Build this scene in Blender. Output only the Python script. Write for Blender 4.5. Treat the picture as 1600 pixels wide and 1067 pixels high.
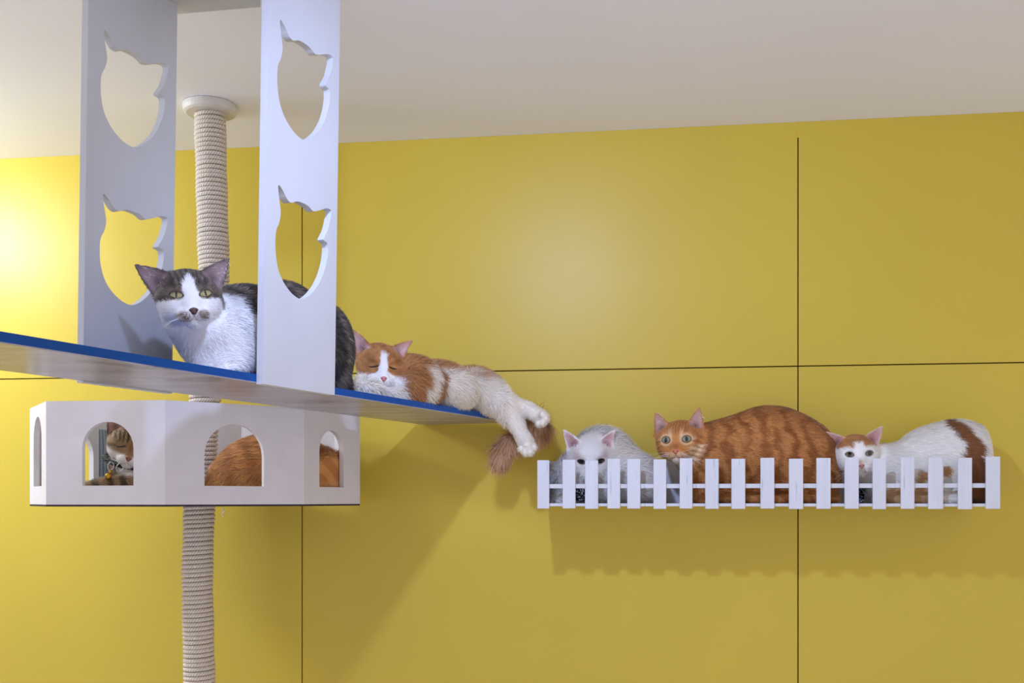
import bpy, math
import numpy as np
from mathutils import Vector, Matrix
from mathutils.bvhtree import BVHTree
from mathutils.geometry import tessellate_polygon

S = bpy.context.scene
for o in list(bpy.data.objects):
    bpy.data.objects.remove(o)
rng = np.random.default_rng(7)

# ------------------------------------------------------------------ camera, world, lights
F = 1650.0            # focal length in pixels of a 1600 x 1067 frame
HOR = 780.0           # image row of the horizon (level camera, shifted lens)
CZ = 1.6              # eye height
cam = bpy.data.cameras.new('camera')
cam.sensor_width = 36.0
cam.lens = F / 1600.0 * 36.0
cam.shift_y = (HOR - 533.5) / 1600.0
cam.clip_start = 0.05
camo = bpy.data.objects.new('camera', cam)
S.collection.objects.link(camo)
camo.location = (0, 0, CZ)
camo.rotation_euler = (math.pi / 2, 0, 0)
S.camera = camo

S.view_settings.view_transform = 'Standard'
S.view_settings.look = 'None'
S.view_settings.gamma = 1.0
S.view_settings.use_curve_mapping = False
S.view_settings.exposure = 0.0

w = bpy.data.worlds.new('world')
S.world = w
w.use_nodes = True
w.node_tree.nodes['Background'].inputs[0].default_value = (0.92, 0.92, 1.0, 1)
w.node_tree.nodes['Background'].inputs[1].default_value = 1.0


def lamp(name, loc, target, energy, col, size, spot=None, blend=0.5):
    l = bpy.data.lights.new(name, 'SPOT' if spot else 'POINT')
    l.energy = energy
    l.color = col
    if spot:
        l.spot_size = math.radians(spot)
        l.spot_blend = blend
        l.shadow_soft_size = size
    else:
        l.shadow_soft_size = size
    o = bpy.data.objects.new(name, l)
    S.collection.objects.link(o)
    o.location = loc
    if target is not None:
        o.rotation_euler = (Vector(target) - Vector(loc)).to_track_quat('-Z', 'Y').to_euler()
    return o


# bluish spotlight under the ceiling in front of the shelf, warm bulb under the ceiling by the wall on the left
lamp('spotlight_blue', (-0.18, 1.08, CZ + 0.845), (0.40, 2.4, CZ - 0.05), 50.0, (0.47, 0.60, 1.0), 0.03, 117, 1.0)
lamp('bulb_warm', (-1.75, 2.18, CZ + 0.80), None, 40.0, (0.80, 0.92, 1.0), 0.12)


# ------------------------------------------------------------------ helpers
def P(px, py, z):
    return np.array([(px - 800.0) * z / F, z, CZ + (HOR - py) * z / F])


WALL_Y, WALL_T = 2.52, 0.134          # wall plane: y = WALL_Y - WALL_T * x
E = np.array([1.0, -WALL_T, 0.0]); E /= np.linalg.norm(E)      # along the wall, to the right
NW = np.array([-E[1] * -1.0, -E[0], 0.0]); NW = np.array([E[1], -E[0], 0.0])  # toward the room


def ray_plane(px, py, p0, n):
    d = np.array([(px - 800.0) / F, 1.0, (HOR - py) / F])
    o = np.array([0, 0, CZ])
    t = np.dot(np.asarray(p0) - o, n) / np.dot(d, n)
    return o + t * d


def wall_pt(px, py, off=0.0):
    return ray_plane(px, py, np.array([0, WALL_Y, 0]) + NW * off, NW)


def lin(r, g, b):
    def f(c):
        c /= 255.0
        return c / 12.92 if c <= 0.04045 else ((c + 0.055) / 1.055) ** 2.4
    return (f(r), f(g), f(b))


def L(r, g, b):
    return np.array(lin(r, g, b))


def mat(name, col, rough=0.5, spec=0.5, noise=None, bump=None, coat=0.0):
    """noise=(scale, amount, stretch xyz) colour mottling; bump=(scale, strength)"""
    m = bpy.data.materials.new(name)
    m.use_nodes = True
    nt = m.node_tree
    b = nt.nodes['Principled BSDF']
    b.inputs['Base Color'].default_value = (*col, 1)
    b.inputs['Roughness'].default_value = rough
    b.inputs['Specular IOR Level'].default_value = spec
    b.inputs['Coat Weight'].default_value = coat
    b.inputs['Coat Roughness'].default_value = 0.2
    tc = nt.nodes.new('ShaderNodeTexCoord')
    if noise:
        mp = nt.nodes.new('ShaderNodeMapping')
        mp.inputs['Scale'].default_value = noise[2] if len(noise) > 2 else (1, 1, 1)
        n = nt.nodes.new('ShaderNodeTexNoise')
        n.inputs['Scale'].default_value = noise[0]
        n.inputs['Detail'].default_value = 6
        r = nt.nodes.new('ShaderNodeMapRange')
        r.inputs[1].default_value = 0.3
        r.inputs[2].default_value = 0.7
        r.inputs[3].default_value = 1 - noise[1]
        r.inputs[4].default_value = 1 + noise[1]
        mx = nt.nodes.new('ShaderNodeMix')
        mx.data_type = 'RGBA'
        mx.blend_type = 'MULTIPLY'
        mx.inputs[0].default_value = 1
        mx.inputs[6].default_value = (*col, 1)
        nt.links.new(tc.outputs['Object'], mp.inputs[0])
        nt.links.new(mp.outputs[0], n.inputs['Vector'])
        nt.links.new(n.outputs['Fac'], r.inputs[0])
        nt.links.new(r.outputs[0], mx.inputs[7])
        nt.links.new(mx.outputs[2], b.inputs['Base Color'])
    if bump:
        n2 = nt.nodes.new('ShaderNodeTexNoise')
        n2.inputs['Scale'].default_value = bump[0]
        n2.inputs['Detail'].default_value = 4
        bp = nt.nodes.new('ShaderNodeBump')
        bp.inputs['Strength'].default_value = bump[1]
        bp.inputs['Distance'].default_value = 0.002
        nt.links.new(tc.outputs['Object'], n2.inputs['Vector'])
        nt.links.new(n2.outputs['Fac'], bp.inputs['Height'])
        nt.links.new(bp.outputs[0], b.inputs['Normal'])
    return m


def attr_mat(name, rough=0.7, spec=0.2, sheen=0.0, coat=0.0):
    m = bpy.data.materials.new(name)
    m.use_nodes = True
    nt = m.node_tree
    b = nt.nodes['Principled BSDF']
    a = nt.nodes.new('ShaderNodeAttribute')
    a.attribute_name = 'Col'
    nt.links.new(a.outputs['Color'], b.inputs['Base Color'])
    b.inputs['Roughness'].default_value = rough
    b.inputs['Specular IOR Level'].default_value = spec
    b.inputs['Sheen Weight'].default_value = sheen
    b.inputs['Coat Weight'].default_value = coat
    b.inputs['Coat Roughness'].default_value = 0.05
    return m


def add_obj(name, me, material, parent=None):
    o = bpy.data.objects.new(name, me)
    S.collection.objects.link(o)
    if material is not None and not me.materials:
        me.materials.append(material)
    if parent is not None:
        o.parent = parent
        o.matrix_parent_inverse = parent.matrix_world.inverted()
    return o


def tag(o, label, cat, group=None, kind=None):
    o['label'] = label
    o['category'] = cat
    if group:
        o['group'] = group
    if kind:
        o['kind'] = kind
    return o


def empty(name, loc):
    o = bpy.data.objects.new(name, None)
    o.empty_display_size = 0.05
    S.collection.objects.link(o)
    o.location = loc
    o.matrix_world = Matrix.Translation(loc)
    return o


def pymesh(name, v, f, smooth=False):
    me = bpy.data.meshes.new(name)
    me.from_pydata([tuple(map(float, q)) for q in v], [], [tuple(map(int, q)) for q in f])
    me.validate()
    me.update()
    if smooth:
        me.polygons.foreach_set('use_smooth', [True] * len(me.polygons))
    return me


def npmesh(name, v, faces, col=None, smooth=True, normals=None):
    """faces: (n,3) or (n,4) int array"""
    me = bpy.data.meshes.new(name)
    v = np.ascontiguousarray(v, dtype=np.float32)
    faces = np.ascontiguousarray(faces, dtype=np.int32)
    k = faces.shape[1]
    me.vertices.add(len(v)); me.vertices.foreach_set('co', v.ravel())
    me.loops.add(faces.size); me.loops.foreach_set('vertex_index', faces.ravel())
    me.polygons.add(len(faces))
    me.polygons.foreach_set('loop_start', np.arange(0, faces.size, k, dtype=np.int32))
    me.update(calc_edges=True)
    me.polygons.foreach_set('use_smooth', np.full(len(faces), smooth, dtype=bool))
    if col is not None:
        a = me.color_attributes.new('Col', 'FLOAT_COLOR', 'POINT')
        c = np.ones((len(v), 4), dtype=np.float32); c[:, :3] = col
        a.data.foreach_set('color', c.ravel())
    if normals is not None:
        me.normals_split_custom_set_from_vertices([tuple(x) for x in normals.astype(float)])
    me.update()
    return me


BOXF = [(0, 3, 2, 1), (4, 5, 6, 7), (0, 1, 5, 4), (1, 2, 6, 5), (2, 3, 7, 6), (3, 0, 4, 7)]


def frame_box(o, ax, ay, az, a0, a1, b0, b1, c0, c1, bev=0.0):
    """box verts in frame (o; ax, ay, az); bev gives softened long edges"""
    o = np.asarray(o, float)
    if bev <= 0:
        v = [o + ax * a + ay * b + az * c for (a, b, c) in
             [(a0, b0, c0), (a1, b0, c0), (a1, b1, c0), (a0, b1, c0), (a0, b0, c1), (a1, b0, c1), (a1, b1, c1), (a0, b1, c1)]]
        return v, BOXF
    import bmesh
    bm = bmesh.new()
    vs = [bm.verts.new((a, b, c)) for (a, b, c) in
          [(a0, b0, c0), (a1, b0, c0), (a1, b1, c0), (a0, b1, c0), (a0, b0, c1), (a1, b0, c1), (a1, b1, c1), (a0, b1, c1)]]
    for f in BOXF:
        bm.faces.new([vs[i] for i in f])
    bmesh.ops.bevel(bm, geom=list(bm.edges), offset=bev, segments=1, affect='EDGES')
    bm.verts.index_update()
    v = [o + ax * q.co.x + ay * q.co.y + az * q.co.z for q in bm.verts]
    f = [[q.index for q in fc.verts] for fc in bm.faces]
    bm.free()
    return v, f


def board(name, o, ax, ay, az, dims, material, parent, bev=0.0015):
    v, f = frame_box(o, ax, ay, az, *dims, bev)
    me = pymesh(name, v, f)
    import bmesh
    bm = bmesh.new(); bm.from_mesh(me)
    bmesh.ops.recalc_face_normals(bm, faces=bm.faces); bm.to_mesh(me); bm.free()
    return add_obj(name, me, material, parent)


def holed_plate(name, outer, holes, to3, t0, t1, material, parent, extra=None):
    """plate with holes: 2-D loops, to3(u, v, t) -> 3-D point, between thickness t0 and t1"""
    loops = [outer] + holes
    flat = [p for l in loops for p in l]
    n = len(flat)
    tris = tessellate_polygon([[Vector((p[0], p[1], 0)) for p in l] for l in loops])
    v = [to3(p[0], p[1], t0) for p in flat] + [to3(p[0], p[1], t1) for p in flat]
    f = [tuple(t) for t in tris] + [tuple(i + n for i in reversed(t)) for t in tris]
    k = 0
    for l in loops:
        m = len(l)
        for i in range(m):
            a, b = k + i, k + (i + 1) % m
            f.append((a, b, b + n, a + n))
        k += m
    me = pymesh(name, v, f)
    import bmesh
    bm = bmesh.new(); bm.from_mesh(me)
    bmesh.ops.recalc_face_normals(bm, faces=bm.faces); bm.to_mesh(me); bm.free()
    return add_obj(name, me, material, parent)


def tube(path, radii, seg=8, closed_ends=True):
    path = np.asarray(path, float); n = len(path)
    radii = np.broadcast_to(np.asarray(radii, float), (n,))
    tan = np.gradient(path, axis=0); tan /= np.linalg.norm(tan, axis=1)[:, None] + 1e-12
    up = np.array([0.03, 0.05, 1.0])
    if abs(np.dot(tan[0], up)) > 0.9 * np.linalg.norm(up):
        up = np.array([1.0, 0.05, 0.03])
    sd = np.cross(tan, up); sd /= np.linalg.norm(sd, axis=1)[:, None] + 1e-12
    bi = np.cross(sd, tan)
    th = np.linspace(0, 2 * np.pi, seg, endpoint=False)
    v = (path[:, None, :] + radii[:, None, None] * (np.cos(th)[None, :, None] * sd[:, None, :] + np.sin(th)[None, :, None] * bi[:, None, :])).reshape(-1, 3)
    i = np.arange(n - 1)[:, None] * seg; j = np.arange(seg)[None, :]; j2 = (j + 1) % seg
    f = np.stack([i + j, i + j2, i + seg + j2, i + seg + j], axis=-1).reshape(-1, 4)
    return v, f


UP = np.array([0.0, 0.0, 1.0])

# ------------------------------------------------------------------ materials
M_wall = mat('yellow_paint', lin(203, 177, 66), 0.36, 0.26, (3.0, 0.025), (260, 0.05))
M_gap = mat('dark_joint', (0.03, 0.025, 0.01), 0.9)
M_ceil = mat('ceiling_paint', lin(246, 246, 255), 0.7, 0.3, (2.0, 0.02), (120, 0.06))
M_floor = mat('floor_boards', lin(225, 215, 210), 0.5, 0.4, (6, 0.06))  # floor stays out of view; made pale to bounce light up to the ceiling
M_white = mat('white_paint', lin(204, 205, 212), 0.42, 0.4, (14, 0.03, (1, 1, 0.4)), (180, 0.12))
M_picket = mat('picket_paint', lin(214, 214, 220), 0.45, 0.4, (60, 0.04, (1, 1, 0.12)), (200, 0.15))
def scuffs(m, col, scale, thr):
    nt = m.node_tree
    b = nt.nodes['Principled BSDF']
    src = b.inputs['Base Color'].links[0].from_socket
    tc = nt.nodes.new('ShaderNodeTexCoord'); mp = nt.nodes.new('ShaderNodeMapping')
    mp.inputs['Scale'].default_value = scale
    n = nt.nodes.new('ShaderNodeTexNoise'); n.inputs['Scale'].default_value = 1.0; n.inputs['Detail'].default_value = 5
    r = nt.nodes.new('ShaderNodeMapRange'); r.inputs[1].default_value = thr; r.inputs[2].default_value = thr + 0.05; r.inputs[4].default_value = 0.6
    mx = nt.nodes.new('ShaderNodeMix'); mx.data_type = 'RGBA'; mx.inputs[7].default_value = (*col, 1)
    nt.links.new(tc.outputs['Object'], mp.inputs[0]); nt.links.new(mp.outputs[0], n.inputs['Vector'])
    nt.links.new(n.outputs['Fac'], r.inputs[0]); nt.links.new(r.outputs[0], mx.inputs[0])
    nt.links.new(src, mx.inputs[6]); nt.links.new(mx.outputs[2], b.inputs['Base Color'])


scuffs(M_picket, lin(120, 165, 185), (160, 20, 9), 0.665)
M_house = mat('house_paint', lin(224, 219, 224), 0.55, 0.3, (20, 0.03), (200, 0.15))
M_under = mat('grey_underside', lin(156, 152, 164), 0.24, 0.5, (16, 0.2, (0.35, 1.6, 1)), (90, 0.1))
scuffs(M_under, lin(95, 88, 92), (6, 6, 6), 0.62)
M_blue = mat('blue_paint', lin(0, 74, 152), 0.45, 0.25, (30, 0.06), (150, 0.1))
M_rawedge = mat('raw_board_edge', lin(60, 52, 60), 0.8, 0.2, (80, 0.3))
M_plate = mat('plate_paint', lin(215, 210, 203), 0.5, 0.4, (40, 0.06))
M_strand = mat('white_strand', lin(235, 235, 225), 0.6)

# ------------------------------------------------------------------ setting
FLOOR = 0.0
CEIL = CZ + 0.869


def wall_frame(u, v, t):
    return np.array([0, WALL_Y, 0]) + E * u + UP * v + NW * t


U0 = np.dot(wall_pt(472, 700) - np.array([0, WALL_Y, 0]), E)
U1 = np.dot(wall_pt(1247, 700) - np.array([0, WALL_Y, 0]), E)
VS = wall_pt(1250, 572)[2]
v, f = frame_box((0, WALL_Y, 0), E, NW, UP, -3.2, 2.6, -0.12, -0.012, FLOOR, CEIL)
wall = add_obj('wall_back', pymesh('wall_back', v, f), M_gap)
tag(wall, 'yellow painted panelled wall behind the cat shelves', 'wall', None, 'structure')
g = 0.0014
for (ua, ub) in ((-3.2, U0 - g), (U0 + g, U1 - g), (U1 + g, 2.6)):
    for (va, vb) in ((FLOOR, VS - g), (VS + g, CEIL)):
        board('wall_panel', (0, WALL_Y, 0), E, NW, UP, (ua, ub, -0.012, 0.0, va, vb), M_wall, wall, 0.0004)
# paint bridging the upper end of the right joint
va = wall_pt(1247, 215)[2]
board('joint_filler', (0, WALL_Y, 0), E, NW, UP, (U1 - g, U1 + g, -0.012, -0.0002, va, CEIL), M_wall, wall, 0)

v, f = frame_box((0, 0, 0), np.array([1., 0, 0]), np.array([0, 1., 0]), UP, -3.4, 2.9, -2.5, 3.2, CEIL, CEIL + 0.1)
ce = add_obj('ceiling', pymesh('ceiling', v, f), M_ceil)
tag(ce, 'off-white painted ceiling above the shelves', 'ceiling', None, 'structure')
v, f = frame_box((0, 0, 0), np.array([1., 0, 0]), np.array([0, 1., 0]), UP, -3.4, 2.9, -2.5, 3.2, -0.1, FLOOR)
fl = add_obj('floor', pymesh('floor', v, f), M_floor)
tag(fl, 'plain pale floor below the cat furniture', 'floor', None, 'structure')

# ------------------------------------------------------------------ hanging shelf
D = np.array([0.42, 0.907, 0.0]); D /= np.linalg.norm(D)     # along the shelf, towards the wall
Q = np.array([D[1], -D[0], 0.0])                             # across it, towards the camera side
HS = 0.18                                                    # underside above the eye
z1 = HS * F / (HOR - 658.0)
FR = np.array([(783 - 800) * z1 / F, z1, 0.0])               # front edge at the wall end
ZU, ZT = CZ + HS, CZ + HS + 0.0135
SW = 0.222                                                   # shelf width
shelf = empty('hanging_shelf', tuple(FR - D * 0.8 + UP * ZU))
tag(shelf, 'blue-edged plank shelf hung from the ceiling by two white boards with cat-head cut-outs', 'shelf')


def to_wall(p):       # distance along D until the wall plane
    return (WALL_Y - WALL_T * p[0] - p[1]) / (D[1] + WALL_T * D[0])


def plank(name, z0, z1, material):
    a, b = FR.copy(), FR - Q * SW
    near = 1.75
    pts = [a - D * near, a + D * (to_wall(a) - 0.03), b + D * (to_wall(b) - 0.004), b - D * near]
    vv = [p + UP * z0 for p in pts] + [p + UP * z1 for p in pts]
    return add_obj(name, pymesh(name, vv, BOXF), material, shelf)


plank('blue_top', ZU + 0.0015, ZT, M_blue)
plank('underside', ZU, ZU + 0.0015, M_under)

# cat-head outline traced once on the right board, in board coordinates
HOLE = [(1165, 100), (1170, 170), (1180, 250), (1172, 305), (1156, 350), (1153, 420), (1158, 490), (1172, 560), (1198, 622), (1232, 672),
        (1268, 706), (1302, 718), (1338, 700), (1378, 655), (1410, 592), (1430, 520), (1438, 455), (1434, 415), (1412, 395), (1432, 350),
        (1445, 300), (1452, 240), (1424, 226), (1392, 236), (1356, 242), (1330, 216), (1300, 198), (1266, 188), (1238, 196), (1214, 178), (1190, 130)]
T_B = 0.013
R0 = FR + Q * T_B                     # front face of the right board
L0 = FR - Q * SW                      # front face of the left board


def on_board(px, py, base):
    p = ray_plane(px, py, base, Q)
    return np.array([np.dot(p - base, D), p[2]])


hole = np.array([on_board(100 + x / 3.478, 260 + y / 3.478, R0) for x, y in HOLE])
hole -= hole[0]
# smooth the traced loop a little
dense = []
for i in range(len(hole)):
    p0, p1, p2, p3 = hole[i - 1], hole[i], hole[(i + 1) % len(hole)], hole[(i + 2) % len(hole)]
    for t in (0, 0.33, 0.67):
        dense.append(0.5 * ((2 * p1) + (-p0 + p2) * t + (2 * p0 - 5 * p1 + 4 * p2 - p3) * t * t + (-p0 + 3 * p1 - 3 * p2 + p3) * t ** 3))
hole = np.array(dense)
LEAN = 0.014


def hang_board(name, base, x0, x1, yref, zb, tips, sc, t0, t1):
    u0 = on_board(x0, yref, base)[0]; u1 = on_board(x1, yref, base)[0]
    zt = CEIL - 0.001
    outer = [(u0, zb), (u1, zb), (u1, zt), (u0, zt)]
    holes = []
    for (tx, ty) in tips:
        lean = LEAN * (on_board(tx, ty, base)[1] - ZU)
        c = on_board(tx - lean * 1000, ty, base)
        holes.append([tuple(c + h * sc) for h in hole])
    def to3(u, vv, t):
        return base + D * u + Q * t + UP * vv + np.array([LEAN * (vv - ZU), 0, 0])
    return holed_plate(name, outer, holes, to3, t0, t1, M_white, shelf)


zbr = on_board(460, 606, R0)[1]
hang_board('side_board', R0, 411, 523, 600, ZU - 0.002, [(438, 31), (435, 289)], 1.0, -T_B + 0.0003, 0.0)
hang_board('side_board', L0, 130, 269, 560, ZU - 0.002, [(163, 47), (161.5, 303)], 0.965, -T_B, -0.0003)
# ceiling board joining the two
zc = CZ + 0.832
za = 0.832 * F / (HOR - 22.0); zb_ = 0.832 * F / (HOR - 11.0)
pa = np.array([(277 - 800) * za / F, za, 0]); pb = np.array([(407 - 800) * zb_ / F, zb_, 0])
pts = [pa, pa - D * 0.42, pb - D * 0.40, pb]
vv = [p + UP * zc for p in pts] + [p + UP * (CEIL - 0.0005) for p in pts]
add_obj('ceiling_board', pymesh('ceiling_board', vv, BOXF), M_white, shelf)

# ------------------------------------------------------------------ rope-wrapped post
PZ = 2.33
ctrl = [(150, 327), (165, 328), (300, 331), (440, 335), (540, 330), (620, 320), (720, 314), (800, 311), (900, 308), (1000, 310), (1067, 312), (1200, 312), (1913, 311)]
rows = np.array([c[0] for c in ctrl], float); cols = np.array([c[1] for c in ctrl], float)


def post_x(z):           # world height -> centre x
    r = HOR - (z - CZ) * F / PZ
    rr = np.interp(np.linspace(-30, 30, 7)[:, None] + np.atleast_1d(r)[None, :], rows, cols).mean(0)
    return (rr - 800) * PZ / F


post = empty('scratching_post', (float(post_x(0.0)[0]), PZ, FLOOR))
tag(post, 'tall floor-to-ceiling post wound with cream sisal rope behind the hanging shelf', 'scratching post')
zz = np.linspace(FLOOR, CEIL - 0.02, 60)
v, f = tube(np.stack([post_x(zz), np.full_like(zz, PZ), zz], 1), 0.0285, 16)
add_obj('core', npmesh('core', v, f), mat('post_core', lin(150, 130, 110), 0.9), post)
zc_, rr_ = [], []
pitch = 0.0098
z0, z1_ = FLOOR + 0.006, CEIL - 0.0170
turns = (z1_ - z0) / pitch
nseg = int(turns * 40)
th = np.linspace(0, turns * 2 * np.pi, nseg)
hz = z0 + pitch * th / (2 * np.pi)
# rope lies a little unevenly
hz = hz + 0.0005 * np.sin(th * 0.31) * np.sin(th * 0.037)
rad = 0.0298 + 0.0006 * np.sin(th * 0.083)
path = np.stack([post_x(hz) + rad * np.cos(th), PZ + rad * np.sin(th), hz], 1)
tan = np.gradient(path, axis=0); tan /= np.linalg.norm(tan, axis=1)[:, None]
out = np.stack([np.cos(th), np.sin(th), np.zeros_like(th)], 1)
bi = np.cross(tan, out)
ns = 8
ph = np.linspace(0, 2 * np.pi, ns, endpoint=False)
v = (path[:, None, :] + 0.0047 * (np.cos(ph)[None, :, None] * out[:, None, :] + np.sin(ph)[None, :, None] * bi[:, None, :])).reshape(-1, 3)
i = np.arange(nseg - 1)[:, None] * ns; j = np.arange(ns)[None, :]; j2 = (j + 1) % ns
f = np.stack([i + j, i + j2, i + ns + j2, i + ns + j], -1).reshape(-1, 4)
me = npmesh('rope', v, f)
uv = me.uv_layers.new(name='UVMap')
uu = (th * rad[0] / 0.0052)[:, None] + np.zeros(ns)[None, :]
vw = np.zeros(nseg)[:, None] + (ph / (2 * np.pi))[None, :]
uvv = np.stack([uu, vw], -1).reshape(-1, 2)
fu = uvv[f.ravel()].reshape(-1, 4, 2).copy()
wrap = (fu[:, :, 1].max(1) - fu[:, :, 1].min(1)) > 0.5
sub = fu[wrap]; sub[:, :, 1] = np.where(sub[:, :, 1] < 0.5, sub[:, :, 1] + 1, sub[:, :, 1]); fu[wrap] = sub
uv.data.foreach_set('uv', fu.astype(np.float32).ravel())
M_rope = bpy.data.materials.new('sisal_rope'); M_rope.use_nodes = True
nt = M_rope.node_tree; b = nt.nodes['Principled BSDF']
b.inputs['Roughness'].default_value = 0.85; b.inputs['Specular IOR Level'].default_value = 0.15
uvn = nt.nodes.new('ShaderNodeUVMap')
sx = nt.nodes.new('ShaderNodeSeparateXYZ'); nt.links.new(uvn.outputs[0], sx.inputs[0])
m1 = nt.nodes.new('ShaderNodeMath'); m1.operation = 'MULTIPLY_ADD'; m1.inputs[1].default_value = 3.0
nt.links.new(sx.outputs[1], m1.inputs[0]); nt.links.new(sx.outputs[0], m1.inputs[2])
m2 = nt.nodes.new('ShaderNodeMath'); m2.operation = 'MULTIPLY'; m2.inputs[1].default_value = 6.2832
m3 = nt.nodes.new('ShaderNodeMath'); m3.operation = 'SINE'
nt.links.new(m1.outputs[0], m2.inputs[0]); nt.links.new(m2.outputs[0], m3.inputs[0])
bp = nt.nodes.new('ShaderNodeBump'); bp.inputs['Strength'].default_value = 0.6; bp.inputs['Distance'].default_value = 0.0012
nt.links.new(m3.outputs[0], bp.inputs['Height']); nt.links.new(bp.outputs[0], b.inputs['Normal'])
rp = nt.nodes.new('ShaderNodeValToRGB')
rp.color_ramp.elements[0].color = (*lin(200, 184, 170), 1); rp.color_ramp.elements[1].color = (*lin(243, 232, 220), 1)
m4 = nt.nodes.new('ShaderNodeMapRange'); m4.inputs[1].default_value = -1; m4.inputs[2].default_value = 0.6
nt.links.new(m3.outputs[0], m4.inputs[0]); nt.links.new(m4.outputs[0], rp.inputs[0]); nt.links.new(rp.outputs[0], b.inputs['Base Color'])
add_obj('rope', me, M_rope, post)
# ceiling flange: disc with a rounded rim and two screws
prof = [(0.0, -0.020), (0.050, -0.020), (0.056, -0.017), (0.058, -0.010), (0.058, -0.001), (0.0, -0.001)]
sg = 40
v, f = [], []
cx = float(post_x(CEIL)[0])
for (r, z) in prof:
    for k in range(sg):
        a = 2 * math.pi * k / sg
        v.append((cx + r * math.cos(a), PZ + r * math.sin(a), CEIL + z))
for a in range(len(prof) - 1):
    for k in range(sg):
        k2 = (k + 1) % sg
        f.append((a * sg + k, a * sg + k2, (a + 1) * sg + k2, (a + 1) * sg + k))
add_obj('ceiling_plate', pymesh('ceiling_plate', v, f), M_plate, post)

# ------------------------------------------------------------------ octagonal cat house
ring = [(-1.000, 2.190), (-0.8935, 2.025), (-0.657, 2.0), (-0.428, 2.174), (-0.342, 2.375), (-0.415, 2.525), (-0.66, 2.585), (-0.925, 2.50)]
HB, HT = CZ - 0.011, CZ + 0.188
cxy = np.mean(np.array(ring), 0)
house = empty('cat_house', (float(cxy[0]), float(cxy[1]), HB))
tag(house, 'white eight-sided open cat house with arched windows around the rope post', 'cat house')
TH = 0.011
WIN = {0: (0.45, 0.062, 0.030), 1: (0.51, 0.052, 0.0), 2: (0.485, 0.061, 0.0), 3: (0.52, 0.055, 0.0)}
WINPX = {1: (128.5, 208.5), 2: (319.5, 412.5), 3: (499, 537), 0: (52.5, 65)}
nR = len(ring)
inner = []
for i in range(nR):
    a, b_, c = np.array(ring[i - 1]), np.array(ring[i]), np.array(ring[(i + 1) % nR])
    d1 = (b_ - a) / np.linalg.norm(b_ - a); d2 = (c - b_) / np.linalg.norm(c - b_)
    n1 = np.array([-d1[1], d1[0]]); n2 = np.array([-d2[1], d2[0]])
    m = n1 + n2; m /= np.linalg.norm(m)
    inner.append(b_ + m * TH / np.dot(m, n1))
for i in range(nR):
    A, B = np.array(ring[i]), np.array(ring[(i + 1) % nR])
    Ai, Bi = inner[i], inner[(i + 1) % nR]
    Ln = np.linalg.norm(B - A)
    d = np.array([*(B - A) / Ln, 0.0])
    n_in = np.array([-d[1], d[0], 0.0])
    base = np.array([A[0], A[1], 0.0])
    if i in WINPX:
        nn = np.array([d[1], -d[0], 0])
        e0 = np.dot(ray_plane(WINPX[i][0], 720, base, nn) - base, d); e1 = np.dot(ray_plane(WINPX[i][1], 720, base, nn) - base, d)
    else:
        e0, e1 = Ln / 2 - 0.052 + (0.014 if i == 7 else 0), Ln / 2 + 0.052 + (0.014 if i == 7 else 0)
    cu, hw = (e0 + e1) / 2, (e1 - e0) / 2
    zs, ztop = CZ + 0.026, CZ + 0.148
    if i == 0:
        ztop = CZ + 0.165
    arch = [(cu - hw, zs), (cu + hw, zs)]
    hr = min(hw, 0.062)
    for k in range(15):
        a = math.pi * k / 14
        arch.append((cu + hw * math.cos(a), ztop - hr + hr * math.sin(a)))
    s0 = np.dot(np.array([*(Ai - A), 0]), d); s1 = np.dot(np.array([*(Bi - A), 0]), d)

    def to3(u, vv, t, base=base, d=d, n_in=n_in, Ln=Ln, s0=s0, s1=s1):
        # mitred ends
        if t > 0:
            if abs(u) < 1e-6:
                u = s0
            elif abs(u - Ln) < 1e-6:
                u = s1
        return base + d * u + n_in * t + UP * vv
    holed_plate('wall_panel', [(0, HB + 0.0008), (Ln, HB + 0.0008), (Ln, HT), (0, HT)], [arch], to3, 0.0, TH, M_house, house)
pcx = float(post_x(HB)[0])
pch = [(pcx + 0.040 * math.cos(2 * math.pi * k / 24), PZ + 0.040 * math.sin(2 * math.pi * k / 24)) for k in range(24)]
flat3 = lambda u, vv, t: np.array([u, vv, t])
holed_plate('raw_base', [tuple(p) for p in ring], [pch], flat3, HB - 0.003, HB + 0.0006, M_rawedge, house)
holed_plate('floor_board', [tuple(p) for p in inner], [pch], flat3, HB + 0.0008, HB + 0.011, M_house, house)
# loose white strand under the house
st = [P(348, 796 - 1.5, 2.15) + np.array([0.0015 * math.sin(k * 0.9), 0, -0.0022 * k]) for k in range(9)]
v, f = tube(st, np.linspace(0.0022, 0.0008, 9), 6)
add_obj('loose_strand', npmesh('loose_strand', v, f), M_strand, house)

# ------------------------------------------------------------------ picket ledge
OFF = 0.225
front0 = np.array([0, WALL_Y, 0]) + NW * OFF


def ledge_u(px):
    return np.dot(ray_plane(px, 756, front0, NW) - front0, E)


def ledge_z(py, px=1200):
    return ray_plane(px, py, front0, NW)[2]


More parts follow.
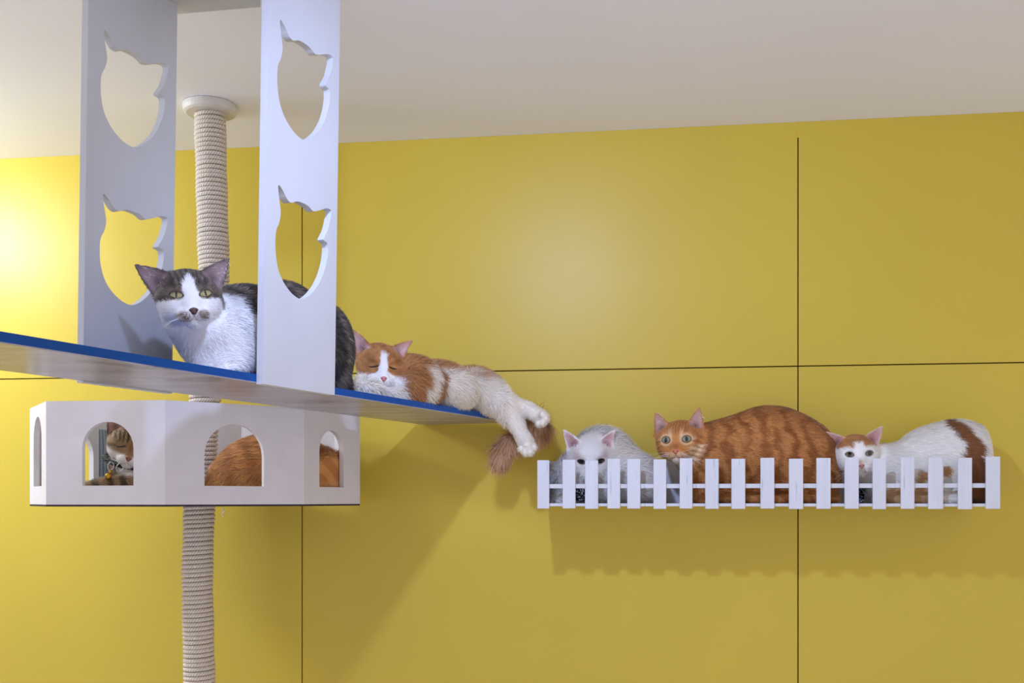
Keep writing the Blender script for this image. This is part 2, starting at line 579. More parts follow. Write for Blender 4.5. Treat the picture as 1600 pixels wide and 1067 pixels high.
ua, ub = ledge_u(840), ledge_u(1563)
zb, zt = ledge_z(795), ledge_z(716)
ledge = empty('picket_ledge', tuple(np.array([0, WALL_Y, 0]) + E * (ua + ub) / 2 + NW * OFF / 2 + UP * zb))
tag(ledge, 'white wall ledge fenced with small white pickets, holding three cats', 'ledge')
W0 = np.array([0, WALL_Y, 0])
pick = [(839.5, 858), (879, 899), (914, 934.5), (949, 969), (980, 1000.5), (1021, 1041), (1062, 1082), (1102, 1123), (1143, 1164.5), (1188.5, 1210), (1233, 1255),
        (1276, 1298), (1320, 1342), (1364, 1384.5), (1408, 1429), (1451, 1474), (1497.5, 1519), (1541, 1563)]
for k, (a, b_) in enumerate(pick):
    jz = 0.0012 * math.sin(k * 2.3)
    dz = -0.0015 if k < 3 else 0.0
    board('picket', W0, E, NW, UP, (ledge_u(a), ledge_u(b_), OFF - 0.007, OFF, zb + 0.4 * jz, zt + jz + dz), M_picket, ledge, 0.0008)
board('rail', W0, E, NW, UP, (ua, ub, OFF - 0.015, OFF - 0.0072, ledge_z(762.5), ledge_z(755.5)), M_picket, ledge, 0.0006)
board('bottom_strip', W0, E, NW, UP, (ua, ub, OFF - 0.015, OFF - 0.0072, zb + 0.005, ledge_z(786.5)), M_picket, ledge, 0.0006)
board('floor_board', W0, E, NW, UP, (ua, ub, 0.001, OFF - 0.0152, zb + 0.005, zb + 0.011), M_picket, ledge, 0.0006)
board('back_board', W0, E, NW, UP, (ua + 0.004, ub, 0.001, 0.008, zb + 0.0112, zt + 0.004), M_picket, ledge, 0.0006)
for (x0, x1) in ((ua + 0.001, ua + 0.008), (ub - 0.008, ub - 0.001)):
    board('end_board', W0, E, NW, UP, (x0, x1, 0.0085, OFF - 0.0155, zb + 0.0112, zt - 0.002), M_picket, ledge, 0.0006)
LEDGE_TOP = zb + 0.011
#CATS
# ------------------------------------------------------------------ cats: distance-field bodies, fur, faces
VIEW = np.array([0, 0, CZ])


def unit(v):
    v = np.asarray(v, float)
    return v / (np.linalg.norm(v, axis=-1, keepdims=True) + 1e-12)


def hash3(i, j, k, s):
    h = (i * 374761393 + j * 668265263 + k * 2147483647 + s * 974711) & 0x7fffffff
    h = ((h ^ (h >> 13)) * 1274126177) & 0x7fffffff
    return ((h ^ (h >> 16)) & 0xffff) / 65535.0


def noise3(p, scale, seed=0):
    """value noise 0..1, p (n,3)"""
    q = np.asarray(p) * scale + 100.0
    i = np.floor(q).astype(np.int64); t = q - i; t = t * t * (3 - 2 * t)
    r = 0
    for a in (0, 1):
        for b in (0, 1):
            for c in (0, 1):
                wgt = (t[:, 0] if a else 1 - t[:, 0]) * (t[:, 1] if b else 1 - t[:, 1]) * (t[:, 2] if c else 1 - t[:, 2])
                r = r + wgt * hash3(i[:, 0] + a, i[:, 1] + b, i[:, 2] + c, seed)
    return r


def sstep(a, b, x):
    t = np.clip((x - a) / (b - a), 0, 1)
    return t * t * (3 - 2 * t)


def mixc(a, b, t):
    return a * (1 - t[:, None]) + b * t[:, None]


def smin(a, b, k):
    h = np.maximum(k - np.abs(a - b), 0) / k
    return np.minimum(a, b) - h * h * k * 0.25


class Field:
    """world-aligned grid of a smooth union of primitives"""
    def __init__(self, lo, hi, step):
        self.lo = np.asarray(lo, float); self.step = step
        self.n = np.ceil((np.asarray(hi) - self.lo) / step).astype(int) + 1
        self.F = np.full(self.n, 0.03, dtype=np.float32)

    def region(self, lo, hi):
        a = np.clip(np.floor((lo - self.lo) / self.step).astype(int), 0, self.n)
        b = np.clip(np.ceil((hi - self.lo) / self.step).astype(int) + 1, 0, self.n)
        sl = tuple(slice(x, y) for x, y in zip(a, b))
        ax = [self.lo[d] + self.step * np.arange(a[d], b[d]) for d in range(3)]
        return sl, ax

    def put(self, lo, hi, fn, k, op='u'):
        m = 0.03
        sl, (x, y, z) = self.region(np.asarray(lo) - m, np.asarray(hi) + m)
        if min(len(x), len(y), len(z)) == 0:
            return
        X, Y, Z = np.meshgrid(x, y, z, indexing='ij')
        d = fn(X, Y, Z).astype(np.float32)
        if op == 'u':
            self.F[sl] = smin(self.F[sl], d, k)
        else:
            self.F[sl] = -smin(-self.F[sl], d, k)

    def ellipsoid(self, c, r, R=None, k=0.02, op='u'):
        c = np.asarray(c, float); r = np.asarray(r, float)
        R = np.eye(3) if R is None else np.asarray(R)     # columns are the axes
        ext = np.sqrt(((R * r[None, :]) ** 2).sum(1))

        def fn(X, Y, Z):
            d = [X - c[0], Y - c[1], Z - c[2]]
            u = [R[0, i] * d[0] + R[1, i] * d[1] + R[2, i] * d[2] for i in range(3)]
            k0 = np.sqrt((u[0] / r[0]) ** 2 + (u[1] / r[1]) ** 2 + (u[2] / r[2]) ** 2) + 1e-9
            k1 = np.sqrt((u[0] / r[0] ** 2) ** 2 + (u[1] / r[1] ** 2) ** 2 + (u[2] / r[2] ** 2) ** 2) + 1e-9
            return k0 * (k0 - 1.0) / k1
        self.put(c - ext, c + ext, fn, k, op)

    def cone(self, a, ra, b, rb, k=0.015):
        a = np.asarray(a, float); b = np.asarray(b, float); ab = b - a; L2 = np.dot(ab, ab) + 1e-12

        def fn(X, Y, Z):
            px, py, pz = X - a[0], Y - a[1], Z - a[2]
            t = np.clip((px * ab[0] + py * ab[1] + pz * ab[2]) / L2, 0, 1)
            return np.sqrt((px - t * ab[0]) ** 2 + (py - t * ab[1]) ** 2 + (pz - t * ab[2]) ** 2) - (ra + (rb - ra) * t)
        m = max(ra, rb)
        self.put(np.minimum(a, b) - m, np.maximum(a, b) + m, fn, k)

    def ear(self, e, k=0.005):
        c, u, wv, n, H, W0, cup, th = e['c'], e['u'], e['w'], e['n'], e['H'], e['W'], e['cup'], e['t']

        def fn(X, Y, Z):
            d = [X - c[0], Y - c[1], Z - c[2]]
            b = u[0] * d[0] + u[1] * d[1] + u[2] * d[2]
            a = wv[0] * d[0] + wv[1] * d[1] + wv[2] * d[2]
            q = n[0] * d[0] + n[1] * d[1] + n[2] * d[2]
            tb = np.clip(b / H, 0, 1)
            W = W0 * np.clip(1 - tb, 0, 1) ** 0.80 + 0.0010
            off = cup * (a / W0) ** 2 - cup * 0.5 * (1 - tb)
            s = np.maximum(np.abs(q - off) - th * (1.5 - 0.8 * tb), np.abs(a) - W)
            s = np.maximum(s, b - H)
            s = np.maximum(s, -b - 0.35 * H)
            return s * 0.8
        R = H * 1.3 + W0
        self.put(c - R, c + R, fn, k)

    def mesh(self):
        """naive surface nets"""
        Fv = self.F
        ins = Fv < 0
        c = [ins[i:ins.shape[0] - 1 + i, j:ins.shape[1] - 1 + j, k:ins.shape[2] - 1 + k] for i in (0, 1) for j in (0, 1) for k in (0, 1)]
        cnt = sum(x.astype(np.int8) for x in c)
        act = (cnt > 0) & (cnt < 8)
        idx = np.argwhere(act)
        acc = np.zeros((len(idx), 3)); num = np.zeros(len(idx))
        i0, j0, k0 = idx.T
        cor = [(a, b, d) for a in (0, 1) for b in (0, 1) for d in (0, 1)]
        val = {q: Fv[i0 + q[0], j0 + q[1], k0 + q[2]] for q in cor}
        for q in cor:
            for ax in range(3):
                if q[ax] == 0:
                    r = list(q); r[ax] = 1; r = tuple(r)
                    va, vb = val[q], val[r]
                    mk = (va < 0) != (vb < 0)
                    t = np.where(mk, va / np.where(mk, va - vb, 1), 0)
                    p = np.tile(np.array(q, float), (len(idx), 1)); p[:, ax] += t
                    acc += p * mk[:, None]; num += mk
        v = (idx + acc / num[:, None]) * self.step + self.lo
        ids = np.full(act.shape, -1, dtype=np.int64); ids[i0, j0, k0] = np.arange(len(idx))
        faces = []
        for ax in range(3):
            sh = [slice(None)] * 3; sh2 = [slice(None)] * 3
            sh[ax] = slice(0, -1); sh2[ax] = slice(1, None)
            ch = ins[tuple(sh)] != ins[tuple(sh2)]
            e = np.argwhere(ch)
            b1, b2 = [d for d in range(3) if d != ax]
            ok = (e[:, b1] > 0) & (e[:, b2] > 0) & (e[:, b1] < self.n[b1] - 1) & (e[:, b2] < self.n[b2] - 1)
            e = e[ok]
            def cell(o1, o2):
                q = e.copy(); q[:, b1] -= o1; q[:, b2] -= o2
                return ids[q[:, 0], q[:, 1], q[:, 2]]
            quad = np.stack([cell(1, 1), cell(0, 1), cell(0, 0), cell(1, 0)], 1)
            flip = ins[tuple(e.T)] ^ (ax == 1)
            quad[~flip] = quad[~flip][:, ::-1]
            faces.append(quad)
        f = np.concatenate(faces)
        return v, f


def vnormals(v, f):
    n = np.zeros_like(v)
    fn = np.cross(v[f[:, 2]] - v[f[:, 0]], v[f[:, 3]] - v[f[:, 1]])
    for k in range(4):
        np.add.at(n, f[:, k], fn)
    return unit(n)


def relax(v, f, it=2, lam=0.5):
    a = np.concatenate([f[:, 0], f[:, 1], f[:, 2], f[:, 3]]); b = np.concatenate([f[:, 1], f[:, 2], f[:, 3], f[:, 0]])
    for _ in range(it):
        s = np.zeros_like(v); c = np.zeros(len(v))
        np.add.at(s, a, v[b]); np.add.at(c, a, 1); np.add.at(s, b, v[a]); np.add.at(c, b, 1)
        v = v * (1 - lam) + lam * s / c[:, None]
    return v


M_coat = attr_mat('cat_coat', 0.8, 0.12)
M_fur = attr_mat('cat_fur', 0.65, 0.18, 0.15)
M_eye = attr_mat('cat_eye', 0.12, 0.5, 0.0, 0.6)
M_nose = attr_mat('cat_nose', 0.4, 0.4)
M_whisk = mat('whisker', (0.85, 0.85, 0.85), 0.4)
M_dark = mat('eyelid_line', lin(42, 28, 24), 0.6)
M_mouth = mat('mouth_line', lin(120, 74, 70), 0.6)


class Head:
    """x forward, y towards image right when facing the camera, z up (local units: metres x scale)"""
    def __init__(self, pos, yaw=0, pitch=0, roll=0, s=1.0):
        self.pos = np.asarray(pos, float); self.s = s
        f = unit(VIEW - self.pos); r = unit(np.cross(f, UP)) * -1.0
        r = unit(np.cross(UP, f)); u = np.cross(f, r)
        ya, pi_, ro = map(math.radians, (yaw, pitch, roll))
        f2 = f * math.cos(ya) + r * math.sin(ya); r2 = r * math.cos(ya) - f * math.sin(ya)
        f3 = f2 * math.cos(pi_) + u * math.sin(pi_); u3 = u * math.cos(pi_) - f2 * math.sin(pi_)
        r4 = r2 * math.cos(ro) - u3 * math.sin(ro); u4 = u3 * math.cos(ro) + r2 * math.sin(ro)
        self.R = np.stack([f3, r4, u4], 1)

    def w(self, x, y, z):
        return self.pos + self.R @ (np.array([x, y, z]) * self.s)

    def d(self, x, y, z):
        return self.R @ np.array([x, y, z], float)

    def local(self, p):
        return (np.asarray(p) - self.pos) @ self.R / self.s


def make_cat(label, head, prims, coat, ears, eyes, nose, fur, step=0.0024, flow=None, group=None, feats=True, face_w=1.0, clips=(), cut=None, rim=False):
    """coat(p, n, h, earmask) -> colours; fur = dict(n, len, wid, lift, color jitter); ears: list of (base inner, base outer, tip, facing) local"""
    s = head.s
    # bounds from primitives
    los, his = [], []
    for q in prims:
        if q[0] == 'e':
            R_ = max(q[2]); los.append(np.asarray(q[1]) - R_); his.append(np.asarray(q[1]) + R_)
        else:
            m = max(q[2], q[4]); los.append(np.minimum(q[1], q[3]) - m); his.append(np.maximum(q[1], q[3]) + m)
    los.append(head.pos - 0.12 * s); his.append(head.pos + 0.12 * s)
    lo = np.min(los, 0) - 0.012; hi = np.max(his, 0) + 0.012
    Fd = Field(lo, hi, step)
    for q in prims:
        if q[0] == 'e':
            Fd.ellipsoid(q[1], q[2], q[3] if len(q) > 3 else None, q[4] if len(q) > 4 else 0.03)
        else:
            Fd.cone(q[1], q[2], q[3], q[4], q[5] if len(q) > 5 else 0.025)
    R = head.R
    fw = face_w
    H = lambda x, y, z: head.w(x, y, z)
    Fd.ellipsoid(H(-0.006, 0, 0.006), np.array([0.045, 0.0405 * fw, 0.036]) * s, R, 0.02)
    Fd.ellipsoid(H(0.005, 0, 0.000), np.array([0.036, 0.0435 * fw, 0.027]) * s, R, 0.015)
    for sg in (-1, 1):
        Fd.ellipsoid(H(0.013, 0.0200 * sg * fw, -0.0155), np.array([0.024, 0.0190, 0.0175]) * s, R, 0.012)
        Fd.ellipsoid(H(0.022, 0.017 * sg, 0.014), np.array([0.019, 0.014, 0.011]) * s, R, 0.010)
        Fd.ellipsoid(H(0.0390, 0.0095 * sg, -0.0255), np.array([0.0155, 0.0125, 0.0095]) * s, R, 0.006)
    Fd.cone(H(0.022, 0, 0.012), 0.0165 * s, H(0.0465, 0, -0.0175), 0.0078 * s, 0.010)
    Fd.ellipsoid(H(0.0345, 0, -0.0355), np.array([0.0125, 0.0115, 0.008]) * s, R, 0.006)
    for sg in (-1, 1):    # shallow eye sockets
        Fd.ellipsoid(H(0.0455, 0.0205 * sg, 0.0035), np.array([0.008, 0.0095, 0.0075]) * s, R, 0.006, 'd')
    edat = []
    for (bi, bo, tip, face) in ears:
        bi, bo, tip = (np.array(q) for q in (bi, bo, tip))
        c = (bi + bo) / 2; u = unit(tip - c); wv = (bo - bi); W = np.linalg.norm(wv) / 2
        wv = unit(wv - u * np.dot(wv, u)); n = np.cross(u, wv)
        if np.dot(n, face) < 0:
            n = -n
        e = dict(c=head.w(*c), u=R @ u, w=R @ wv, n=R @ n, H=np.linalg.norm(tip - c) * s, W=W * s, cup=0.012 * s, t=0.0021 * s)
        edat.append(e); Fd.ear(e)
    if cut is not None:
        cut(Fd)
    for (c0, cn) in clips:
        c0 = np.asarray(c0, float); cn = unit(cn)
        ax_ = [Fd.lo[d] + step * np.arange(Fd.n[d]) for d in range(3)]
        pd = ((ax_[0] - c0[0]) * cn[0])[:, None, None] + ((ax_[1] - c0[1]) * cn[1])[None, :, None] + ((ax_[2] - c0[2]) * cn[2])[None, None, :]
        Fd.F = (-smin(-Fd.F, pd, 0.012)).astype(np.float32)
    v, f = Fd.mesh()
    v = relax(v, f, 2, 0.45)
    n = vnormals(v, f)
    if np.dot(n[np.argmax(v[:, 2])], UP) < 0:
        f = f[:, ::-1]; n = -n

    self_can = [None]

    def earmask(p, nn):
        m = np.zeros(len(p)); back = np.zeros(len(p)); self_can[0] = np.zeros(len(p))
        for e in edat:
            d = p - e['c']; b = d @ e['u']; a = d @ e['w']; q = nn @ e['n']
            tb = np.clip(b / e['H'], 0, 1); W = e['W'] * (1 - tb) ** 0.80 + 0.001
            inside = (b > 0.06 * e['H']) & (b < e['H'] * 1.05) & (np.abs(a) < W * 1.1) & (np.abs(d @ e['n']) < 0.022)
            m = np.maximum(m, np.where(inside & (q > 0.15), 1 - sstep(0.55, 1.0, np.abs(a) / W), 0) * (1 - 0.75 * sstep(0.55, 1, tb)))
            self_can[0] = np.maximum(self_can[0], np.where(inside & (q > 0.1), np.exp(-((tb - 0.16) / 0.16) ** 2 - (a / W / 0.5) ** 2), 0))
            back = np.maximum(back, np.where(inside, 1.0, 0))
        return m, back

    em, eb = earmask(v, n)
    col = np.clip(coat(v, n, head.local(v), em, eb), 0.001, 1)
    col = col * (1 - 0.6 * self_can[0])[:, None]
    me = npmesh('cat', v, f, col)
    root = add_obj('cat', me, M_coat)
    tag(root, label, 'cat', group)
    bvh = BVHTree.FromPolygons(v.tolist(), f.tolist())

    def surf(y, z, lift=0.0):
        o = head.w(0.12, y, z); dd = head.d(-1, 0, 0)
        hit = bvh.ray_cast(Vector(o), Vector(dd))
        if hit[0] is None:
            return None, None
        return np.array(hit[0]) - dd * lift, np.array(hit[1])

    blocked = []
    # eyes ------------------------------------------------------------
    for (y, z, hw, up_, lo_, tilt, iris, pup) in eyes:
        sg = 1 if y > 0 else -1
        p, nn = surf(y, z)
        if p is None:
            continue
        if iris is None:       # closed: curved lid line
            pts = []
            for t in np.linspace(-1, 1, 13):
                yy = y + hw * t; zz_ = z - lo_ * (1 - t * t) + math.tan(math.radians(tilt)) * hw * t * sg
                q, _ = surf(yy, zz_, 0.0012)
                pts.append(q)
            vv, ff = tube(pts, np.array([0.0003 + 0.0010 * (1 - abs(t) ** 3) for t in np.linspace(-1, 1, 13)]) * s, 6)
            add_obj('closed_eyelid', npmesh('closed_eyelid', vv, ff), M_dark, root)
            blocked.append((p, hw * s * 0.55))
            continue
        tl = math.radians(tilt) * sg
        rings, seg = 22, 44
        th = np.linspace(0, 2 * np.pi, seg, endpoint=False)
        ox = np.cos(th) * hw; so = np.sin(th)
        oz = np.where(so > 0, up_, lo_) * np.sign(so) * np.abs(so) ** 1.25
        vs, cs = [], []
        rad = np.linspace(0, 1, rings + 1)[1:]
        ir = 0.0084
        fx = head.d(1, 0, 0)
        # quadratic fit of the face under the eye, lifted clear of it
        sm = []
        for ga in np.linspace(-1.05, 1.05, 9):
            for gb in np.linspace(-1.05, 1.05, 9):
                if ga * ga + gb * gb > 1.15:
                    continue
                yy, zz_ = y + ga * hw, z + gb * max(up_, lo_)
                q, _ = surf(yy, zz_)
                if q is not None:
                    sm.append((yy - y, zz_ - z, head.local(q)[0]))
        sm = np.array(sm)
        B_ = np.stack([np.ones(len(sm)), sm[:, 0], sm[:, 1], sm[:, 0] ** 2, sm[:, 1] ** 2, sm[:, 0] * sm[:, 1]], 1)
        cf = np.linalg.lstsq(B_, sm[:, 2], rcond=None)[0]
        lift_ = np.max(sm[:, 2] - B_ @ cf) * 0.6 + 0.0006
        def eyept(a, b, t):
            yy = a * math.cos(tl) - b * math.sin(tl); zz_ = a * math.sin(tl) + b * math.cos(tl)
            xx = cf @ np.array([1, yy, zz_, yy * yy, zz_ * zz_, yy * zz_]) + lift_ + 0.0030 * (1 - (a / 0.0095) ** 2 * 0.5 - (b / 0.0095) ** 2 * 0.5) - 0.0012
            if t > 0.88:
                xx += 0.0010
            return head.w(xx, y + yy, z + zz_)
        def colr(a, b, t):
            rr_ = np.hypot(a, b)
            c_ = np.array(iris) * (0.75 + 0.5 * noise3(np.array([[math.atan2(b, a) * 3, rr_ * 300, 0.0]]), 3.0)[0])
            c_ = c_ * (1.12 - 0.35 * (rr_ / ir))
            if rr_ > ir * 0.93:
                c_ = np.array(lin(40, 32, 26))
            if (a / pup[0]) ** 2 + (b / pup[1]) ** 2 < 1:
                c_ = np.array([0.004, 0.004, 0.004])
            if t > 0.87:
                c_ = np.array(lin(46, 32, 28))
            return c_
        vs.append(eyept(0, 0, 0)); cs.append(colr(0, 0, 0))
        for t in rad:
            for k in range(seg):
                a, b = ox[k] * t, oz[k] * t
                vs.append(eyept(a, b, t)); cs.append(colr(a, b, t))
        fs = [[0, 1 + k, 1 + (k + 1) % seg, 1 + (k + 1) % seg] for k in range(seg)]
        tri = [(0, 1 + k, 1 + (k + 1) % seg) for k in range(seg)]
        q4 = []
        for r_ in range(rings - 1):
            for k in range(seg):
                a = 1 + r_ * seg + k; b = 1 + r_ * seg + (k + 1) % seg
                q4 += [(a, a + seg, b + seg), (a, b + seg, b)]
        # skirt into the head
        st_ = 1 + (rings - 1) * seg
        base_n = len(vs)
        for k in range(seg):
            vs.append(np.array(vs[st_ + k]) - fx * 0.010 * s); cs.append(np.array(lin(46, 32, 28)))
        for k in range(seg):
            a = st_ + k; b = st_ + (k + 1) % seg; c = base_n + k; d_ = base_n + (k + 1) % seg
            q4 += [(a, c, d_), (a, d_, b)]
        eo = add_obj('eye', npmesh('eye', np.array(vs), np.array(tri + q4), np.array(cs)), M_eye, root)
        blocked.append((p, max(hw, up_ + lo_) * s * 0.95))
    # nose and mouth ---------------------------------------------------
    if feats:
        p, nn = surf(0, -0.0195)
        fx = head.d(0.94, 0, 0.34); ay = head.d(0, 1, 0); az = np.cross(fx, ay) * 1.0
        if np.dot(az, head.d(0, 0, 1)) < 0:
            az = -az
        seg, rings = 28, 7
        vs, cs = [p + fx * 0.0014 * s], [np.array(nose)]
        for r_ in range(1, rings + 1):
            t = r_ / rings
            for k in range(seg):
                a = 2 * math.pi * k / seg
                sn, cn = math.sin(a), math.cos(a)
                wz = 0.0046 if sn > 0 else 0.0066
                wy = 0.0086 * (1 - 0.62 * max(0, -sn) ** 1.2)
                y_, z_ = cn * wy * t, sn * wz * t
                h_ = 0.0020 * (1 - t ** 3) - 0.0022 * t ** 6 - abs(y_) * 0.22
                nostril = math.exp(-(((abs(y_) - 0.0038) / 0.0016) ** 2 + ((z_ + 0.0012) / 0.0012) ** 2))
                vs.append(p + (ay * y_ + az * z_ + fx * (h_ - 0.0008 * nostril)) * s)
                cs.append(np.array(nose) * (1 - 0.75 * nostril) * (0.55 if (t > 0.9 and rim) else 1.0))
        tri = [(0, 1 + k, 1 + (k + 1) % seg) for k in range(seg)]
        for r_ in range(rings - 1):
            for k in range(seg):
                a = 1 + r_ * seg + k; b = 1 + r_ * seg + (k + 1) % seg
                tri += [(a, a + seg, b + seg), (a, b + seg, b)]
        add_obj('nose', npmesh('nose', np.array(vs), np.array(tri), np.array(cs)), M_nose, root)
        blocked.append((p, 0.0072 * s))
        mo = []
        for (y, z) in [(-0.0095, -0.0345), (-0.006, -0.0341), (-0.002, -0.0322), (0, -0.0268), (0.002, -0.0322), (0.006, -0.0341), (0.0095, -0.0345)]:
            q, _ = surf(y, z, 0.0004)
            if q is not None:
                mo.append(q)
        vv, ff = tube(mo, 0.00045 * s, 5)
        add_obj('mouth', npmesh('mouth', vv, ff), M_mouth, root)
        # whiskers
        V_, F_ = [], []; off = 0
        for sg in (-1, 1):
            for k in range(5):
                y0, z0_ = sg * (0.010 + 0.002 * (k % 3)), -0.0235 - 0.0028 * (k % 4)
                q, _ = surf(y0, z0_)
                if q is None:
                    continue
                Ln_ = (0.042 + 0.012 * rng.random()) * s
                dv = unit(head.d(0.30 + 0.2 * rng.random(), sg, -0.30 + 0.11 * k + 0.1 * rng.normal()))
                pts = [q + dv * Ln_ * t + head.d(-0.25, 0, -0.22) * Ln_ * t * t for t in np.linspace(0, 1, 7)]
                vv, ff = tube(pts, np.linspace(0.00022, 0.00007, 7), 4)
                V_.append(vv); F_.append(ff + off); off += len(vv)
        wo = add_obj('whiskers', npmesh('whiskers', np.concatenate(V_), np.concatenate(F_)), M_whisk, root)
        wo['kind'] = 'stuff'
    # fur ---------------------------------------------------------------
    tr = np.concatenate([f[:, [0, 1, 2]], f[:, [0, 2, 3]]])
    ar = np.linalg.norm(np.cross(v[tr[:, 1]] - v[tr[:, 0]], v[tr[:, 2]] - v[tr[:, 0]]), axis=1)
    cen = v[tr].mean(1); fnm = unit(n[tr].mean(1))
    vis = (fnm * unit(VIEW - cen)).sum(1)
    hl = head.local(cen); hd = np.linalg.norm(hl, axis=1)
    wgt = ar * np.where(vis > -0.45, 1, 0) * (1 + 1.6 * (1 - sstep(0.05, 0.08, hd)))
    N = fur['n']
    pick_ = rng.choice(len(tr), N, p=wgt / wgt.sum())
    r1, r2 = rng.random(N), rng.random(N); sq = np.sqrt(r1)
    bc = np.stack([1 - sq, sq * (1 - r2), sq * r2], 1)
    p = (v[tr[pick_]] * bc[:, :, None]).sum(1); nn = unit((n[tr[pick_]] * bc[:, :, None]).sum(1))
    em, eb = earmask(p, nn)
    hl = head.local(p); hd = np.linalg.norm(hl, axis=1)
    keep = np.ones(N, bool)
    for (bp_, br) in blocked:
        keep &= np.linalg.norm(p - bp_, axis=1) > br
    keep &= ~((em > 0.25) & (rng.random(N) > 0.05))
    p, nn, em, eb, hl, hd = p[keep], nn[keep], em[keep], eb[keep], hl[keep], hd[keep]
    N = len(p)
    col = coat(p, nn, hl, em, eb)
    col = mixc(col, np.tile(fur.get('tuft', L(214, 200, 196)), (N, 1)), sstep(0.2, 0.3, em))
    onhead = 1 - sstep(0.045, 0.075, hd)
    nosep = head.w(0.05, 0, -0.013)
    hf = unit(p - nosep) + head.d(-0.5, 0, 0.0)
    bf = flow(p)
    dirv = unit(hf) * onhead[:, None] + unit(bf) * (1 - onhead)[:, None]
    dirv = dirv + rng.normal(0, fur.get('mess', 0.22), (N, 3)) + (noise3(p, 45, 3)[:, None] - 0.5) * fur.get('clump', 0.35) * np.cross(nn, unit(bf))
    dirv = unit(dirv - nn * (dirv * nn).sum(1)[:, None])
    lf = fur['len'](p, hl) if callable(fur['len']) else np.full(N, fur['len'])
    face = 1 - sstep(0.0, 0.05, np.linalg.norm(hl - np.array([0.05, 0, -0.013]), axis=1))
    hlen = 0.0085 * s * (1 - 0.72 * face)
    ln = (lf * (1 - onhead) + hlen * onhead) * (0.6 + 0.8 * rng.random(N))
    ln = np.where(eb > 0.5, 0.0035 * s, ln)
    ln = np.where((em > 0.25), 0.009 * s, ln)
    lift = fur.get('lift', 0.35) * (1 - 0.35 * onhead) * (0.6 + 0.8 * rng.random(N))
    d0 = unit(dirv + nn * lift[:, None]); d1 = unit(dirv + nn * (lift * 0.3)[:, None] + np.array([0, 0, -0.12]))
    sidev = unit(np.cross(d0, unit(nn + rng.normal(0, 0.18, (N, 3)))))
    wd = fur['wid'] * (0.6 + 0.8 * rng.random(N)) * (1 - 0.35 * onhead)
    a0 = p - nn * 0.0006
    mid = a0 + d0 * (ln * 0.55)[:, None]; tip = mid + d1 * (ln * 0.45)[:, None]
    for (c0, cn) in clips:
        cn = unit(cn)
        for arr in (mid, tip):
            arr += np.maximum(0.0006 - (arr - np.asarray(c0)) @ cn, 0)[:, None] * cn
    hw_ = (sidev * (wd * 0.5)[:, None])
    V = np.stack([a0 - hw_, a0 + hw_, mid - hw_ * 0.75, mid + hw_ * 0.75, tip], 1).reshape(-1, 3)
    b0 = np.arange(N)[:, None] * 5
    T = np.concatenate([b0 + np.array([[0, 1, 3]]), b0 + np.array([[0, 3, 2]]), b0 + np.array([[2, 3, 4]])])
    jit = (1 + rng.normal(0, 1, N) * fur.get('jit', 0.10) * (1 - 0.75 * sstep(0.35, 0.7, col.mean(1))))[:, None]
    C = np.clip(col * np.clip(jit, 0.35, 1.8), 0.002, 0.95)
    C5 = np.repeat(C, 5, axis=0)
    C5.reshape(-1, 5, 3)[:, 4] = np.clip(C * fur.get('tip', 1.08), 0, 0.95)
    nr = unit(nn + 0.12 * rng.normal(0, 1, (N, 3)))
    fo = add_obj('fur', npmesh('fur', V, T, C5, True, np.repeat(nr, 5, axis=0)), M_fur, root)
    fo['kind'] = 'stuff'
    root['_'] = 0
    del root['_']
    return root, bvh


def ball_mask(p, c, r, soft=0.25, wob=0.0, seed=1, sc=60):
    """1 inside a wobbly sphere"""
    d = np.linalg.norm((p - c), axis=1) / r
    if wob:
        d = d + (noise3(p, sc, seed) - 0.5) * wob
    return 1 - sstep(1 - soft, 1 + soft, d)


def wall_mask(p, c, r, soft=0.2, wob=0.0, seed=1, sc=60):
    d = p - c
    d = d - (d @ NW)[:, None] * NW
    q = np.linalg.norm(d, axis=1) / r
    if wob:
        q = q + (noise3(p, sc, seed) - 0.5) * wob
    return 1 - sstep(1 - soft, 1 + soft, q)


def px_e(px, py, z, rx, ry, ry_depth, tilt=0.0, k=0.03, yaw=0.0):
    """ellipsoid placed by its silhouette: tilt rotates in the picture plane, yaw about the vertical"""
    t, yw = math.radians(tilt), math.radians(yaw)
    ax = np.array([math.cos(t), 0, math.sin(t)]); az = np.array([-math.sin(t), 0, math.cos(t)]); ay = np.array([0, 1.0, 0])
    Rz = np.array([[math.cos(yw), -math.sin(yw), 0], [math.sin(yw), math.cos(yw), 0], [0, 0, 1]])
    return ('e', P(px, py, z), (rx * z / F, ry_depth, ry * z / F), Rz @ np.stack([ax, ay, az], 1), k)


def px_c(a, ra, b, rb, k=0.02):
    return ('c', P(*a), ra, P(*b), rb, k)


def std_ears(tl, tr, spread=0.0, low=0.0):
    """ears from tip positions (y, z) left and right in face view"""
    out_ = []
    for sg, (ty, tz) in ((-1, tl), (1, tr)):
        out_.append(((-0.004, sg * 0.0165, 0.0355), (-0.008, sg * (0.0425 + spread), 0.010 + low), (-0.006, ty, tz), np.array([1, 0.5 * sg, 0.1])))
    return out_


def headmask(h):
    return 1 - sstep(0.050, 0.060, np.linalg.norm((h - np.array([0.012, 0, -0.004])) * np.array([1, 1, 1.05]), axis=1))



def ear_col(c, em, eb, pink, backc=None):
    if backc is not None:
        c = mixc(c, backc[None, :], eb * 0.7)
    return mixc(c, pink[None, :], em)


